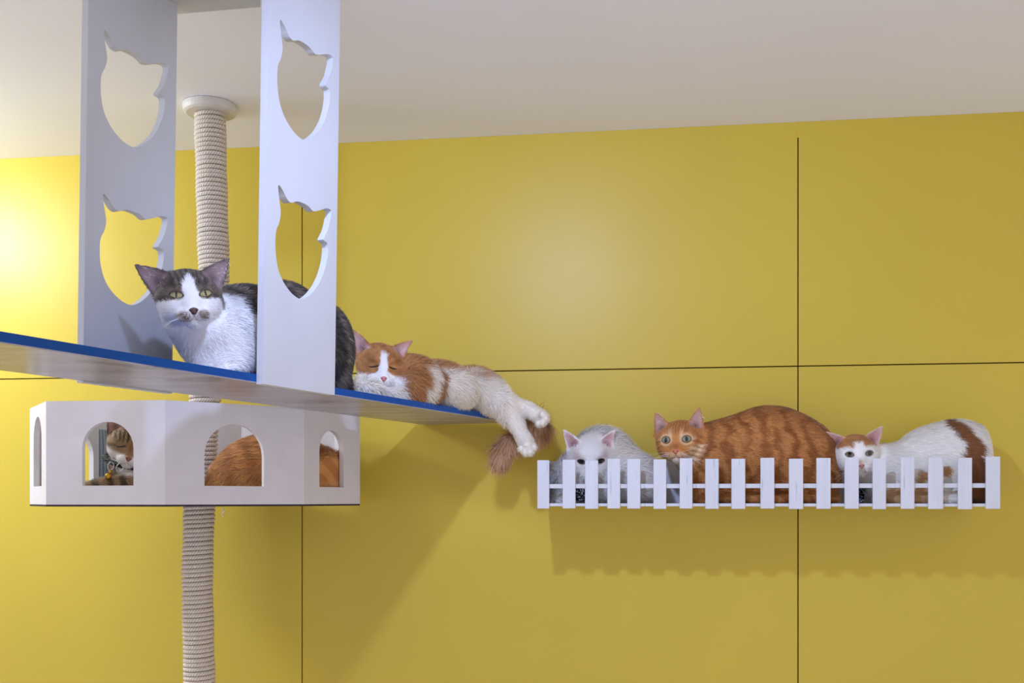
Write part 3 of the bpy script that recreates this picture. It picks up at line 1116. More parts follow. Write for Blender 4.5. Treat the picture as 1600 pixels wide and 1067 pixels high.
# ---- 1. grey tabby with white on the hanging shelf
def coat_tabby(p, n, h, em, eb):
    x, y, z = h.T; ay = np.abs(y)
    white = L(240, 238, 240); brown = L(128, 114, 104); dark = L(46, 43, 44)
    nz = noise3(p, 70, 5)
    # body stripes run across the back
    s_ = (p - T_CHEST) @ D
    st_ = np.sin(s_ * 150 + 5 * noise3(p, 18, 2)) * 0.5 + 0.5
    body = mixc(np.tile(dark, (len(p), 1)), brown[None] * 0.9, sstep(0.45, 0.9, st_) * 0.65 + 0.25 * nz)
    wm = np.maximum.reduce([ball_mask(p, T_BIB, 0.115, 0.10, 0.35, 4, 55), ball_mask(p, T_BIB2, 0.075, 0.12, 0.3, 6, 55)])
    wm = np.maximum(wm, ball_mask(p, T_FOOT, 0.022, 0.3))
    body = body * (0.65 + 0.9 * sstep(0.45, 0.75, noise3(p, 260, 21)))[:, None]
    body = mixc(body, white[None], wm)
    # face
    fs = np.sin(y * 900 + 3 * noise3(p, 90, 8)) * 0.5 + 0.5
    cap = mixc(np.tile(brown, (len(p), 1)), dark[None], sstep(0.45, 0.75, fs) * sstep(0.008, 0.022, z) * (1 - sstep(0.02, 0.032, ay)) * 0.9)
    cap = mixc(cap, dark[None] * 0.8, sstep(0.5, 0.75, noise3(p, 160, 9)) * 0.6 * sstep(0.0, 0.02, z) + 0.15)
    line = np.exp(-((z - (0.001 - 0.25 * (ay - 0.03))) / 0.0028) ** 2) * sstep(0.028, 0.032, ay)
    cap = mixc(cap, dark[None], line * 0.85)
    wob = (noise3(p, 130, 11) - 0.5) * 0.006
    edge = np.where(z > 0.006, 0.0115 - (z - 0.006) * 0.36, np.where(z > -0.003, 0.0115 + (0.006 - z) * 1.0, 0.0205 + (-0.003 - z) * 1.6))
    blaze = (1 - sstep(-0.0015, 0.0015, ay - edge + wob)) * (1 - sstep(0.026, 0.034, z))
    blaze = np.maximum(blaze, 1 - sstep(-0.024, -0.017, z + wob))
    blaze = np.maximum(blaze, (1 - sstep(0.020, 0.028, np.hypot(ay - 0.022, (z + 0.015) * 1.2))) * (z < -0.004) * (x > 0.005))
    face = mixc(cap, white[None], np.clip(blaze, 0, 1))
    mus = np.maximum(np.exp(-(((y + 0.0140) / 0.0088) ** 2 + ((z + 0.0258) / 0.0056) ** 2) ** 2), np.exp(-(((y - 0.0130) / 0.0085) ** 2 + ((z + 0.0252) / 0.0058) ** 2) ** 2)) * (x > 0.03)
    mstr = np.sin(z * 2600 + y * 300) * 0.5 + 0.5
    face = mixc(face, mixc(np.tile(L(150, 122, 96), (len(p), 1)), L(86, 66, 54)[None], mstr), mus)
    hm = headmask(h)
    back = sstep(0.0, 0.03, -x)
    c = mixc(body, face, hm * (1 - 0.0 * back))
    c = mixc(c, white[None], (1 - hm) * (z < -0.012) * (np.linalg.norm(h, axis=1) < 0.085))
    return ear_col(c, em, eb, L(158, 134, 138), L(92, 82, 78))


hz_ = 1.63
h1 = Head(P(293.5, 466, hz_), yaw=6, pitch=4, roll=-6, s=1.07)
T_CHEST = P(345, 545, 1.70); T_BIB = P(318, 552, 1.62); T_BIB2 = P(372, 560, 1.68); T_FOOT = P(524, 588, 1.99)
pr = [px_e(345, 535, 1.70, 76, 56, 0.075, -38, 0.03),
      px_c((300, 492, 1.66), 0.046, (345, 520, 1.72), 0.066),
      px_e(385, 522, 1.77, 70, 76, 0.085, -8, 0.04, 60),
      px_e(440, 520, 1.88, 66, 80, 0.082, 0, 0.04, 60),
      px_e(492, 545, 1.98, 50, 76, 0.080, 0, 0.04, 60),
      px_e(515, 560, 2.00, 32, 60, 0.05, 6, 0.02),
      px_c((500, 602, 2.00), 0.022, (535, 604, 1.97), 0.018),
      px_c((325, 555, 1.66), 0.028, (335, 592, 1.64), 0.022, 0.02),
      px_c((370, 560, 1.68), 0.030, (352, 596, 1.62), 0.022, 0.02)]
flowD = lambda p: np.tile(D + np.array([0, 0, -0.45]), (len(p), 1))
eyeY = L(166, 156, 108)
cat1, _ = make_cat('grey tabby cat with white chest crouching between the cut-out boards of the shelf', h1, pr, coat_tabby,
                   std_ears((-0.0670, 0.0510), (0.0655, 0.0550), 0.004, -0.004),
                   [(-0.0195, 0.0035, 0.0100, 0.0044, 0.0048, 10, eyeY, (0.0015, 0.0046)), (0.0205, 0.0035, 0.0098, 0.0044, 0.0048, 10, eyeY, (0.0015, 0.0046))],
                   L(92, 60, 58), dict(n=70000, len=0.012, wid=0.0008, lift=0.26, jit=0.24), flow=flowD,
                   rim=True, clips=[((0, 0, ZT), UP), (FR - Q * 0.001, -Q), (L0 + Q * 0.001, Q)])


# ---- 2. ginger and white long-haired cat asleep at the end of the shelf
G1, G2, GW = L(188, 130, 78), L(150, 94, 50), L(240, 230, 216)


def coat_sleep(p, n, h, em, eb):
    x, y, z = h.T; ay = np.abs(y)
    c = np.tile(GW, (len(p), 1))
    nz = noise3(p, 60, 2)
    back = sstep(-0.012, 0.02, n[:, 2] * 0.012 + (p[:, 2] - SB_LINE(p)) + 0.03 * (nz - 0.5))
    c = mixc(c, G1[None], back)
    for (cc, r) in SB_PATCH:
        c = mixc(c, mixc(np.tile(G1, (len(p), 1)), G2[None], nz), ball_mask(p, cc, r, 0.2, 0.5, 7, 50))
    tm = np.maximum.reduce([ball_mask(p, q, 0.045, 0.2) for q in SB_TAIL])
    c = mixc(c, mixc(np.tile(L(224, 186, 148), (len(p), 1)), L(186, 130, 88)[None], noise3(p, 50, 5)), tm)
    cap = mixc(np.tile(G1, (len(p), 1)), G2[None], sstep(0.3, 0.8, noise3(p, 110, 3)) * 0.8)
    wob = (noise3(p, 130, 11) - 0.5) * 0.006
    edge = np.where(z > -0.007, 0.0085 - z * 0.10, 0.0090 + (-0.007 - z) * 1.6)
    bl = (1 - sstep(-0.0015, 0.0015, ay - edge + wob)) * (1 - sstep(0.020, 0.030, z))
    bl = np.maximum(bl, 1 - sstep(-0.021, -0.013, z + wob))
    face = mixc(cap, L(242, 236, 232)[None], bl)
    hm = headmask(h)
    c = mixc(c, cap, sstep(-0.017, -0.006, z + wob) * (1 - sstep(0.070, 0.085, np.linalg.norm(h, axis=1))))
    c = mixc(c, face, hm)
    return ear_col(c, em, eb, L(206, 164, 158), L(170, 112, 66))


h2 = Head(P(592, 570, 2.12), yaw=12, pitch=-6, roll=4, s=1.02)
SB_LINE = lambda p: np.interp(p[:, 1], [2.1, 2.25, 2.4, 2.5], [P(0, 570, 2.1)[2], P(0, 573, 2.25)[2], P(0, 588, 2.4)[2], P(0, 604, 2.5)[2]])
SB_PATCH = [(P(648, 590, 2.10), 0.030), (P(650, 615, 2.10), 0.020), (P(682, 612, 2.17), 0.030), (P(680, 590, 2.18), 0.026), (P(684, 632, 2.14), 0.016), (P(780, 590, 2.44), 0.05), (P(640, 566, 2.15), 0.04)]
tailp = [(838, 652, 2.40), (846, 672, 2.42), (824, 686, 2.42), (800, 690, 2.41), (786, 706, 2.40), (782, 716, 2.40)]
SB_TAIL = [P(*q) for q in tailp]
pr = [px_e(640, 600, 2.16, 46, 42, 0.062, -14, 0.03, 30),
      px_c((605, 590, 2.15), 0.044, (650, 600, 2.18), 0.052),
      px_e(690, 604, 2.27, 58, 38, 0.068, -12, 0.03, 30),
      px_e(745, 612, 2.38, 50, 36, 0.062, -18, 0.03, 20),
      px_c((575, 608, 2.08), 0.017, (640, 622, 2.12), 0.020),
      px_c((560, 604, 2.08), 0.016, (580, 609, 2.07), 0.016),
      px_c((748, 612, 2.36), 0.040, (790, 630, 2.36), 0.025),
      px_c((790, 630, 2.36), 0.024, (824, 640, 2.36), 0.0160, 0.012),
      px_c((824, 640, 2.36), 0.0160, (847, 653, 2.34), 0.0165, 0.01),
      px_c((785, 630, 2.35), 0.029, (806, 662, 2.35), 0.0180, 0.012),
      px_c((806, 662, 2.35), 0.0175, (821, 690, 2.34), 0.0150, 0.01),
      px_c((821, 690, 2.34), 0.0155, (824, 699, 2.325), 0.0160, 0.01)]
for (qx, qy, rr) in ((848, 648, 0.0090), (852, 654, 0.0092), (848, 660, 0.0090), (841, 662, 0.008), (814, 701, 0.0088), (821, 707, 0.0092), (829, 706, 0.0090), (834, 699, 0.008)):
    pr.append(px_e(qx, qy, 2.322 if qy < 680 else 2.313, rr * F / 2.325 * 0.75, rr * F / 2.325 * 0.95, 0.011, 0, 0.004))
for a, b_ in zip(tailp[:-1], tailp[1:]):
    pr.append(px_c(a, 0.017, b_, 0.018, 0.01))
pr.append(px_c((790, 640, 2.42), 0.018, tailp[0], 0.016, 0.01))


def flow2(p):
    d = np.tile(D * 0.9 + np.array([0.1, 0, -0.5]), (len(p), 1))
    tl = np.min([np.linalg.norm(p - q, axis=1) for q in SB_TAIL], axis=0) < 0.034
    d[tl] = np.array([-0.25, 0, -1.0])
    return d


def len2(p, h):
    tl = np.min([np.linalg.norm(p - q, axis=1) for q in SB_TAIL], axis=0) < 0.03
    leg = (p[:, 0] > P(790, 0, 2.36)[0])
    return np.where(tl, 0.034, np.where(leg, 0.008, 0.019))


def shelf_cut(Fd):
    ax_ = [Fd.lo[d] + Fd.step * np.arange(Fd.n[d]) for d in range(3)]
    X, Y, Z = np.meshgrid(*ax_, indexing='ij')
    qf = (X - FR[0]) * Q[0] + (Y - FR[1]) * Q[1]            # > 0 in front of the shelf edge
    qe = (X - FR[0]) * D[0] + (Y - FR[1]) * D[1] - 0.02      # > 0 past the end of the shelf
    solid = np.maximum(np.maximum(Z - ZT, qf), qe)          # negative inside and below the plank
    Fd.F = (-smin(-Fd.F, solid, 0.01)).astype(np.float32)


cat2, _ = make_cat('ginger and white cat asleep on the blue shelf with hind legs dangling', h2, pr, coat_sleep,
                   std_ears((-0.056, 0.0640), (0.0650, 0.054), 0.0, 0.0),
                   [(-0.0185, 0.001, 0.0095, 0.004, 0.0016, -14, None, None), (0.0185, 0.001, 0.0085, 0.004, 0.0016, -14, None, None)],
                   L(206, 130, 128), dict(n=62000, len=len2, wid=0.0009, lift=0.4, jit=0.15, mess=0.3, clump=0.7), flow=flow2,
                   clips=[((0, WALL_Y, 0), NW)], cut=shelf_cut)


# ---- 3. brown tabby dozing inside the cat house
def coat_brown(p, n, h, em, eb):
    x, y, z = h.T; ay = np.abs(y)
    br, dk, wh = L(158, 130, 100), L(56, 46, 38), L(236, 228, 224)
    st_ = np.sin((p[:, 2] * 0.4 + p[:, 0]) * 260 + 5 * noise3(p, 25, 2)) * 0.5 + 0.5
    body = mixc(np.tile(br, (len(p), 1)), dk[None], sstep(0.35, 0.75, st_) * 0.8)
    body = mixc(body, wh[None], ball_mask(p, B_BIB, 0.042, 0.2, 0.3, 3))
    fs = np.sin(y * 800 + 4 * noise3(p, 80, 8)) * 0.5 + 0.5
    f1 = mixc(np.tile(br, (len(p), 1)), dk[None], sstep(0.4, 0.7, fs) * sstep(0.004, 0.014, z) * 0.9)
    f1 = mixc(f1, dk[None], np.exp(-((z - (-0.002 - 0.3 * (ay - 0.03))) / 0.0025) ** 2) * sstep(0.026, 0.03, ay) * 0.8)
    f1 = mixc(f1, wh[None], (1 - sstep(-0.022, -0.014, z - 0.15 * ay)))
    f1 = mixc(f1, L(140, 96, 64)[None], np.exp(-(y / 0.008) ** 2 - ((z - 0.0) / 0.014) ** 2))
    hm = headmask(h)
    return ear_col(mixc(body, f1, hm), em, eb, L(200, 158, 146), L(80, 66, 56))


hclips = [((0, 0, HB + 0.011), UP)]
for i_ in range(nR):
    a_, b_ = np.array(inner[i_]), np.array(inner[(i_ + 1) % nR])
    d_ = unit(b_ - a_)
    hclips.append(((a_[0] - d_[1] * 0.002, a_[1] + d_[0] * 0.002, 0), np.array([-d_[1], d_[0], 0])))
h3 = Head(P(203, 695, 2.16), yaw=2, pitch=-9, roll=12, s=0.98)
B_BIB = P(206, 738, 2.15)
pr = [px_c((205, 700, 2.20), 0.045, (225, 730, 2.24), 0.060),
      px_e(232, 738, 2.27, 50, 36, 0.10, 0, 0.03),
      px_c((205, 752, 2.12), 0.017, (160, 759, 2.10), 0.014),
      px_c((160, 759, 2.10), 0.014, (140, 760, 2.10), 0.012, 0.01)]
flowB = lambda p: np.tile(np.array([0.3, 0.6, -0.6]), (len(p), 1))
cat3, bv3 = make_cat('brown tabby cat with bell collar dozing behind the leftmost large arch of the cat house', h3, pr, coat_brown,
                     std_ears((-0.058, 0.0640), (0.0500, 0.066), 0.002),
                     [(-0.019, 0.000, 0.0095, 0.004, 0.0018, -20, None, None), (0.019, 0.000, 0.0095, 0.004, 0.0018, -20, None, None)],
                     L(150, 92, 80), dict(n=26000, len=0.010, wid=0.0009, lift=0.3, jit=0.25), flow=flowB, step=0.0026, clips=hclips)


# ---- 4. ginger cat curled up inside the cat house
def coat_ginger(p, n, h, em, eb):
    nz = noise3(p, 40, 2)
    st_ = np.sin((p[:, 0] * 1.0 + p[:, 2] * 0.5) * 120 + 6 * noise3(p, 16, 4)) * 0.5 + 0.5
    c = mixc(np.tile(L(214, 150, 92), (len(p), 1)), L(166, 102, 56)[None], np.clip(0.55 * sstep(0.3, 0.8, st_) + 0.5 * (nz - 0.3), 0, 1))
    lowm = 1 - sstep(0.02, 0.05, p[:, 2] - CZ)
    c = mixc(c, L(222, 168, 114)[None], lowm * 0.5)
    return ear_col(c, em, eb, L(206, 164, 158), L(170, 112, 66))


h4 = Head(P(505, 735, 2.42), yaw=120, pitch=-30, roll=0, s=0.92)
pr = [px_e(430, 745, 2.28, 84, 66, 0.110, -4, 0.03),
      px_e(385, 752, 2.24, 56, 50, 0.085, 20, 0.03),
      px_e(490, 748, 2.32, 56, 50, 0.085, -10, 0.03),
      px_c((350, 762, 2.19), 0.024, (325, 768, 2.19), 0.018),
      px_c((512, 735, 2.33), 0.034, (518, 765, 2.30), 0.032),
      px_c((350, 768, 2.17), 0.016, (450, 775, 2.16 + 0.06), 0.016)]
flowC = lambda p: np.tile(np.array([-0.8, -0.1, -0.5]), (len(p), 1))
cat4, _ = make_cat('ginger cat curled up behind the middle arch of the cat house, only its back showing', h4, pr, coat_ginger,
                   std_ears((-0.048, 0.0620), (0.0480, 0.062)), [], L(206, 130, 118),
                   dict(n=40000, len=0.020, wid=0.0010, lift=0.4, jit=0.30, mess=0.32, clump=1.6), flow=flowC, step=0.0028, feats=False, clips=hclips)


# ---- 5. white cat at the left end of the ledge
def coat_white(p, n, h, em, eb):
    x, y, z = h.T
    c = np.tile(L(242, 238, 234), (len(p), 1))
    c = mixc(c, L(222, 206, 178)[None], 0.5 * ball_mask(p, P(962, 712, 2.36), 0.03, 0.5))
    side = np.exp(-(((np.abs(y) - 0.026) / 0.008) ** 2 + ((z - 0.012) / 0.010) ** 2)) * (x > 0)
    c = mixc(c, L(214, 186, 186)[None], side * 0.7)
    return ear_col(c, em, eb, L(204, 158, 160))


zl = lambda px: (WALL_Y - 0.105) / (1 + WALL_T * (px - 800) / F)       # middle of the ledge
lclips = [((0, 0, LEDGE_TOP), UP), (W0 + NW * 0.0085, NW), (W0 + NW * (OFF - 0.0155), -NW), (W0 + E * (ua + 0.009), E)]
h5 = Head(P(921.5, 715, zl(920) - 0.035), yaw=4, pitch=-16, roll=-2, s=1.04)
pr = [px_e(940, 729, zl(940) + 0.02, 52, 58, 0.075, 0, 0.03),
      px_e(985, 750, zl(985) + 0.005, 46, 40, 0.075, -20, 0.03),
      px_e(900, 755, zl(900), 34, 38, 0.065, 0, 0.03),
      px_c((920, 735, zl(920)), 0.045, (935, 752, zl(935)), 0.055),
      px_c((880, 782, zl(880) - 0.05), 0.014, (874, 783, zl(874) - 0.065), 0.013)]
flowR = lambda p: np.tile(E + np.array([0, 0, -0.4]), (len(p), 1))
eyeD = L(62, 58, 66)
cat5, bv5 = make_cat('fluffy white cat peering over the pickets at the left end of the ledge', h5, pr, coat_white,
                     std_ears((-0.0560, 0.0640), (0.0560, 0.0590), 0.0, 0.002),
                     [(-0.0205, 0.0035, 0.0090, 0.0050, 0.0048, 10, eyeD, (0.0048, 0.0052)), (0.0205, 0.0035, 0.0090, 0.0050, 0.0048, 10, eyeD, (0.0048, 0.0052))],
                     L(206, 150, 146), dict(n=50000, len=0.024, wid=0.0008, lift=0.75, jit=0.05, mess=0.4, tip=1.03), flow=flowR, step=0.0026, clips=lclips)


# ---- 6. orange tabby in the middle of the ledge
def coat_orange(p, n, h, em, eb):
    x, y, z = h.T; ay = np.abs(y)
    o1, o2, cr = L(190, 128, 72), L(136, 76, 34), L(226, 190, 148)
    s_ = (p - O_MID) @ E
    st_ = np.sin(s_ * 165 + 12 * (p[:, 2] - CZ) * np.sign(s_) + 9 * noise3(p, 22, 2) + 3.5 * noise3(p, 60, 12)) * 0.5 + 0.5
    body = mixc(np.tile(o1, (len(p), 1)), o2[None], sstep(0.42, 0.75, st_) * (0.45 + 0.5 * noise3(p, 30, 7)))
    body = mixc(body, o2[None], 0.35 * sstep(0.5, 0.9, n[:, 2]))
    fs = np.sin(y * 1150 + 1.5 * noise3(p, 80, 8) + 1.57) * 0.5 + 0.5
    f1 = np.tile(o1, (len(p), 1))
    f1 = mixc(f1, o2[None], sstep(0.4, 0.75, fs) * sstep(0.010, 0.016, z) * (1 - sstep(0.018, 0.024, ay)) * 0.75)
    f1 = mixc(f1, cr[None], np.exp(-(((ay - 0.0105) / 0.0035) ** 2 + ((z - 0.012) / 0.008) ** 2)) * 0.8)
    ring_ = np.exp(-((np.hypot((ay - 0.0205) / 1.15, (z - 0.003)) - 0.0098) / 0.0022) ** 2) * (x > 0.01)
    f1 = mixc(f1, cr[None], ring_ * 0.85)
    f1 = mixc(f1, cr[None], (1 - sstep(-0.027, -0.020, z)) * (1 - sstep(0.012, 0.03, ay)) * 0.9)
    f1 = mixc(f1, L(232, 214, 196)[None], (1 - sstep(-0.034, -0.029, z)) * (1 - sstep(0.010, 0.02, ay)))
    ck = np.sin((z + 0.35 * ay) * 620 + 2 * noise3(p, 60, 3)) * 0.5 + 0.5
    f1 = mixc(f1, o2[None], sstep(0.55, 0.8, ck) * sstep(0.026, 0.034, ay) * (1 - sstep(0.006, 0.012, z)) * 0.7)
    f1 = mixc(f1, mixc(np.tile(cr, (len(p), 1)), o2[None], sstep(0.5, 0.8, ck) * 0.6), sstep(0.02, 0.03, y) * (1 - sstep(-0.012, -0.006, z)))
    f1 = mixc(f1, L(150, 88, 56)[None], np.exp(-(y / 0.006) ** 2 - ((z + 0.011) / 0.006) ** 2) * (x > 0.03))
    hm = headmask(h)
    c = mixc(body, f1, hm)
    return ear_col(c, em, eb, L(186, 146, 138), L(180, 120, 76))


O_MID = P(1200, 700, zl(1200))
h6 = Head(P(1061, 690, zl(1061) - 0.03), yaw=-8, pitch=2, roll=-2, s=1.10)
pr = [px_e(1205, 716, zl(1205) + 0.005, 92, 82, 0.088, -6, 0.03),
      px_e(1248, 735, zl(1248), 62, 74, 0.088, -20, 0.03),
      px_e(1140, 722, zl(1140), 62, 66, 0.078, 12, 0.03),
      px_e(1112, 745, zl(1112) - 0.015, 42, 50, 0.068, 0, 0.03),
      px_c((1075, 696, zl(1075)), 0.050, (1125, 712, zl(1125)), 0.062, 0.03),
      px_e(1262, 757, zl(1262) - 0.04, 48, 36, 0.035, 10, 0.02),
      px_c((1100, 740, zl(1100) - 0.04), 0.026, (1095, 780, zl(1095) - 0.055), 0.018),
      px_c((1130, 778, zl(1130) - 0.06), 0.018, (1180, 781, zl(1180) - 0.075), 0.016),
      px_c((1300, 778, zl(1300) - 0.07), 0.015, (1210, 781, zl(1210) - 0.082), 0.014)]
eyeO = L(146, 146, 118)
cat6, bv6 = make_cat('orange tabby cat crouching tall in the middle of the picket ledge', h6, pr, coat_orange,
                     std_ears((-0.0480, 0.0620), (0.0420, 0.0680), 0.002, 0.0),
                     [(-0.0205, 0.0030, 0.0088, 0.0068, 0.0064, 8, eyeO, (0.0034, 0.0050)), (0.0205, 0.0030, 0.0088, 0.0068, 0.0064, 8, eyeO, (0.0034, 0.0050))],
                     L(196, 116, 96), dict(n=60000, len=0.010, wid=0.0009, lift=0.26, jit=0.22), flow=flowR, clips=lclips)


# ---- 7. white cat with ginger patches at the right end of the ledge
def coat_patch(p, n, h, em, eb):
    x, y, z = h.T; ay = np.abs(y)
    wh, o1, o2 = L(242, 238, 232), L(186, 128, 76), L(142, 92, 56)
    c = np.tile(wh, (len(p), 1))
    nz = noise3(p, 60, 2)
    for (cc, r) in R_PATCH:
        c = mixc(c, mixc(np.tile(o2 * 1.1, (len(p), 1)), o2[None] * 0.75, nz), wall_mask(p, cc, r, 0.2, 0.5, 7, 60) * (n @ NW > -0.3))
    for (cc, r) in R_LEG:
        c = mixc(c, mixc(np.tile(o1, (len(p), 1)), L(214, 180, 140)[None], nz), wall_mask(p, cc, r, 0.2, 0.4, 9, 60))
    wob = (noise3(p, 140, 11) - 0.5) * 0.008
    cap = mixc(np.tile(o1, (len(p), 1)), o2[None], sstep(0.35, 0.75, noise3(p, 120, 3)) * 0.6)
    capm = sstep(0.0135, 0.0175, z + wob) * np.maximum(sstep(0.004, 0.010, ay - 0.35 * (0.030 - z) + wob), sstep(0.022, 0.027, z))
    capm = capm * (1 - sstep(0.036, 0.044, ay))
    f1 = mixc(np.tile(wh, (len(p), 1)), cap, capm)
    f1 = mixc(f1, L(176, 132, 92)[None], np.exp(-(((y + 0.002) / 0.006) ** 2 + ((z + 0.013) / 0.007) ** 2)) * (x > 0.03) * 0.9)
    hm = headmask(h)
    c = mixc(c, f1, hm)
    return ear_col(c, em, eb, L(200, 150, 146), L(206, 170, 140))


h7 = Head(P(1336.5, 710, zl(1338) - 0.035), yaw=12, pitch=-3, roll=-3, s=1.03)
R_PATCH = [(P(x_, y_, zl(x_) - 0.08), r_) for (x_, y_, r_) in ((1494, 661, 0.013), (1503, 668, 0.016), (1511, 678, 0.017), (1517, 690, 0.018), (1522, 703, 0.020),
                                                     (1516, 722, 0.024), (1524, 740, 0.032), (1522, 765, 0.034), (1528, 785, 0.032))]
R_LEG = [(P(1395, 780, zl(1395) - 0.06), 0.026), (P(1440, 782, zl(1440) - 0.075), 0.034), (P(1436, 745, zl(1436) - 0.07), 0.014), (P(1475, 735, zl(1475) - 0.075), 0.012)]
pr = [px_e(1462, 730, zl(1462), 78, 66, 0.082, 22, 0.03),
      px_e(1500, 726, zl(1500) - 0.002, 54, 68, 0.086, 0, 0.03),
      px_e(1536, 732, zl(1532) + 0.012, 30, 60, 0.060, 12, 0.03),
      px_e(1400, 752, zl(1400) - 0.005, 46, 46, 0.070, 10, 0.03),
      px_c((1350, 722, zl(1350)), 0.046, (1405, 744, zl(1405)), 0.056, 0.03),
      px_e(1520, 757, zl(1520) - 0.05, 26, 38, 0.034, 0, 0.02),
      px_c((1375, 782, zl(1375) - 0.05), 0.016, (1405, 780, zl(1405) - 0.065), 0.018),
      px_c((1410, 781, zl(1410) - 0.07), 0.015, (1500, 781, zl(1500) - 0.082), 0.015)]
eyeP = L(146, 128, 78)
cat7, bv7 = make_cat('white cat with ginger cap and brown rump at the right end of the ledge', h7, pr, coat_patch,
                     std_ears((-0.0600, 0.0520), (0.0600, 0.0560), 0.002, 0.0),
                     [(-0.0200, 0.0030, 0.0086, 0.0062, 0.0050, 8, eyeP, (0.0044, 0.0050)), (0.0200, 0.0030, 0.0086, 0.0062, 0.0050, 8, eyeP, (0.0044, 0.0050))],
                     L(206, 150, 140), dict(n=56000, len=0.013, wid=0.0009, lift=0.26, jit=0.06, tip=1.03), flow=flowR, clips=lclips + [(W0 + E * (ub + 0.004), -E)])


# ------------------------------------------------------------------ collars, bell, printed neck cloths
M_collar = mat('collar_webbing', lin(30, 30, 36), 0.6)
M_gold = mat('gold_bell', lin(214, 168, 60), 0.25)
M_gold.node_tree.nodes['Principled BSDF'].inputs['Metallic'].default_value = 0.9
M_steel = mat('steel_ring', lin(200, 200, 205), 0.25)
M_steel.node_tree.nodes['Principled BSDF'].inputs['Metallic'].default_value = 0.9
M_cloth = attr_mat('printed_cloth', 0.8, 0.2)


def sphere(c, r, seg=14, rings=9):
    v, f = [], []
    for i in range(rings + 1):
        a = math.pi * i / rings
        for j in range(seg):
            b = 2 * math.pi * j / seg
            v.append(np.asarray(c) + r * np.array([math.sin(a) * math.cos(b), math.sin(a) * math.sin(b), math.cos(a)]))
    for i in range(rings):
        for j in range(seg):
            f.append((i * seg + j, i * seg + (j + 1) % seg, (i + 1) * seg + (j + 1) % seg, (i + 1) * seg + j))
    return np.array(v), np.array(f)


def draped(bvh, px, py, rx, ry, lift, name, parent, seed, colfn, material):
    """a small cloth lying on the coat: disc of rays from the front, laid on the body surface"""
    n = 26
    v, c, f = [], [], []
    for i in range(n):
        for j in range(n):
            a, b = -1 + 2 * i / (n - 1), -1 + 2 * j / (n - 1)
            o = VIEW; d = unit(P(px + a * rx, py + b * ry, 2.3) - o)
            hit = bvh.ray_cast(Vector(o), Vector(d))
            q = np.array(hit[0]) if hit[0] is not None else P(px + a * rx, py + b * ry, 2.36)
            v.append(q - d * lift); c.append(colfn(a, b))
    for i in range(n - 1):
        for j in range(n - 1):
            a, b = -1 + 2 * (i + 0.5) / (n - 1), -1 + 2 * (j + 0.5) / (n - 1)
            if abs(a) < 1 - 0.35 * (b + 1) / 2 * 1.2:
                f.append((i * n + j, (i + 1) * n + j, (i + 1) * n + j + 1, i * n + j + 1))
    return add_obj(name, npmesh(name, np.array(v), np.array(f), np.array(c)), material, parent)


def print_col(seed):
    def fn(a, b):
        q = np.array([[a * 1.6 + seed, b * 1.6, seed * 2.0]])
        n = noise3(q, 2.0, seed)[0]
        ln = abs(math.sin(9 * n + 3 * b))
        return L(214, 216, 224) if ln < 0.28 else L(18, 18, 26)
    return fn


draped(bv5, 909, 776, 12, 15, 0.024, 'neck_cloth', cat5, 3, print_col(3), M_cloth)['label'] = 'black neck cloth with white print'
draped(bv7, 1343, 774, 10, 14, 0.016, 'neck_cloth', cat7, 5, print_col(5), M_cloth)['label'] = 'black neck cloth with white print'
# collar of the white and ginger cat, just behind the ear
# bell collar of the brown tabby
arc = [h3.w(0.030 * math.cos(t) + 0.0, 0.043 * math.sin(t), -0.036 - 0.006 * math.cos(t)) for t in np.linspace(-2.2, 2.2, 25)]
v, f = tube(arc, 0.0052, 8)
add_obj('collar', npmesh('collar', v, f), M_collar, cat3)
bc = P(169, 744, 2.095)
v, f = sphere(bc, 0.0065)
bell = add_obj('bell', npmesh('bell', v, f), M_gold, cat3)
v, f = sphere(bc + np.array([0.004, 0.0, 0.009]), 0.0030)
add_obj('bell_cap', npmesh('bell_cap', v, f), M_gold, bell)
for (cx_, cy_, r_) in ((173, 728, 0.008), (187, 731, 0.009)):
    cc = P(cx_, cy_, 2.092)
    pts = [cc + r_ * np.array([math.cos(t) * 0.75, 0.3 * math.sin(t), math.sin(t)]) for t in np.linspace(0, 2 * math.pi, 20)]
    v, f = tube(pts, 0.0011, 6)
    add_obj('ring', npmesh('ring', v, f), M_steel, cat3)

# ------------------------------------------------------------------ striped cushion inside the house
M_cush = bpy.data.materials.new('striped_fabric'); M_cush.use_nodes = True
nt = M_cush.node_tree; b = nt.nodes['Principled BSDF']; b.inputs['Roughness'].default_value = 0.85
uvn = nt.nodes.new('ShaderNodeUVMap'); sx = nt.nodes.new('ShaderNodeSeparateXYZ'); nt.links.new(uvn.outputs[0], sx.inputs[0])


def mnode(op, a, bb):
    m = nt.nodes.new('ShaderNodeMath'); m.operation = op
    for i, q in enumerate((a, bb)):
        if isinstance(q, (int, float)):
            m.inputs[i].default_value = q
        elif q is not None:
            nt.links.new(q, m.inputs[i])
    return m.outputs[0]


def cmix(fac, a, bb):
    m = nt.nodes.new('ShaderNodeMix'); m.data_type = 'RGBA'
    nt.links.new(fac, m.inputs[0])
    for i, q in ((6, a), (7, bb)):
        if isinstance(q, tuple):
            m.inputs[i].default_value = (*q, 1)
        else:
            nt.links.new(q, m.inputs[i])
    return m.outputs[2]


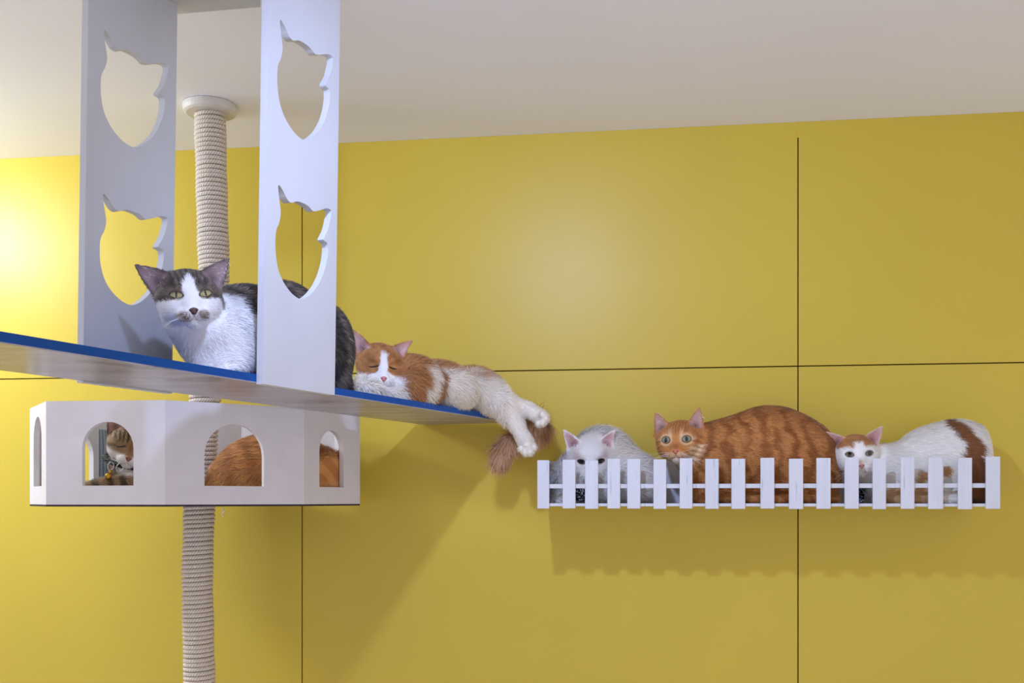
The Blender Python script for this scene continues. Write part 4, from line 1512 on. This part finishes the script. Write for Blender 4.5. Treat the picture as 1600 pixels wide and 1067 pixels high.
u_, v_ = sx.outputs[0], sx.outputs[1]
strp = mnode('GREATER_THAN', mnode('SINE', mnode('MULTIPLY', u_, 190.0), None), 0.55)
base_c = cmix(strp, lin(150, 168, 178), lin(92, 112, 128))
du = mnode('MULTIPLY', mnode('SUBTRACT', mnode('FRACT', mnode('MULTIPLY', u_, 3.0), None), 0.5), 1.0)
dv = mnode('SUBTRACT', mnode('FRACT', mnode('MULTIPLY', v_, 2.2), None), 0.5)
rr2 = mnode('ADD', mnode('POWER', mnode('ABSOLUTE', mnode('DIVIDE', du, 0.36), None), 3.0), mnode('POWER', mnode('ABSOLUTE', mnode('DIVIDE', dv, 0.36), None), 3.0))
c2 = cmix(mnode('LESS_THAN', rr2, 1.0), base_c, lin(168, 166, 176))
c3 = cmix(mnode('LESS_THAN', rr2, 0.22), c2, lin(104, 142, 156))
c4 = cmix(mnode('LESS_THAN', rr2, 0.06), c3, lin(168, 170, 180))
nt.links.new(c4, b.inputs['Base Color'])
n = 28
v, f, uvs = [], [], []
i0_ = np.array([-0.912, 2.305, 0.0]); i1_ = np.array([-0.780, 2.480, 0.0])
cd = unit(i1_ - i0_); cn = np.array([cd[1], -cd[0], 0.0])
org = i0_
for sgn in (0, 1):
    for i in range(n):
        for j in range(n):
            a, bb = i / (n - 1), j / (n - 1)
            puff = (1 - (2 * a - 1) ** 4) * (1 - (2 * bb - 1) ** 4)
            t = 0.018 + (0.016 if sgn else -0.016) * puff
            v.append(org + cd * 0.19 * a + cn * t + UP * (HB + 0.013 + 0.15 * bb)); uvs.append((a, bb))
    o_ = sgn * n * n
    for i in range(n - 1):
        for j in range(n - 1):
            q = (o_ + i * n + j, o_ + (i + 1) * n + j, o_ + (i + 1) * n + j + 1, o_ + i * n + j + 1)
            f.append(q if sgn else q[::-1])
me = npmesh('cushion', np.array(v), np.array(f))
ul = me.uv_layers.new(name='UVMap')
ul.data.foreach_set('uv', np.array(uvs, dtype=np.float32)[np.array(f).ravel()].ravel())
cu_ = add_obj('cushion', me, M_cush)
tag(cu_, 'blue-grey striped cushion leaning inside the cat house behind the tabby', 'cushion')
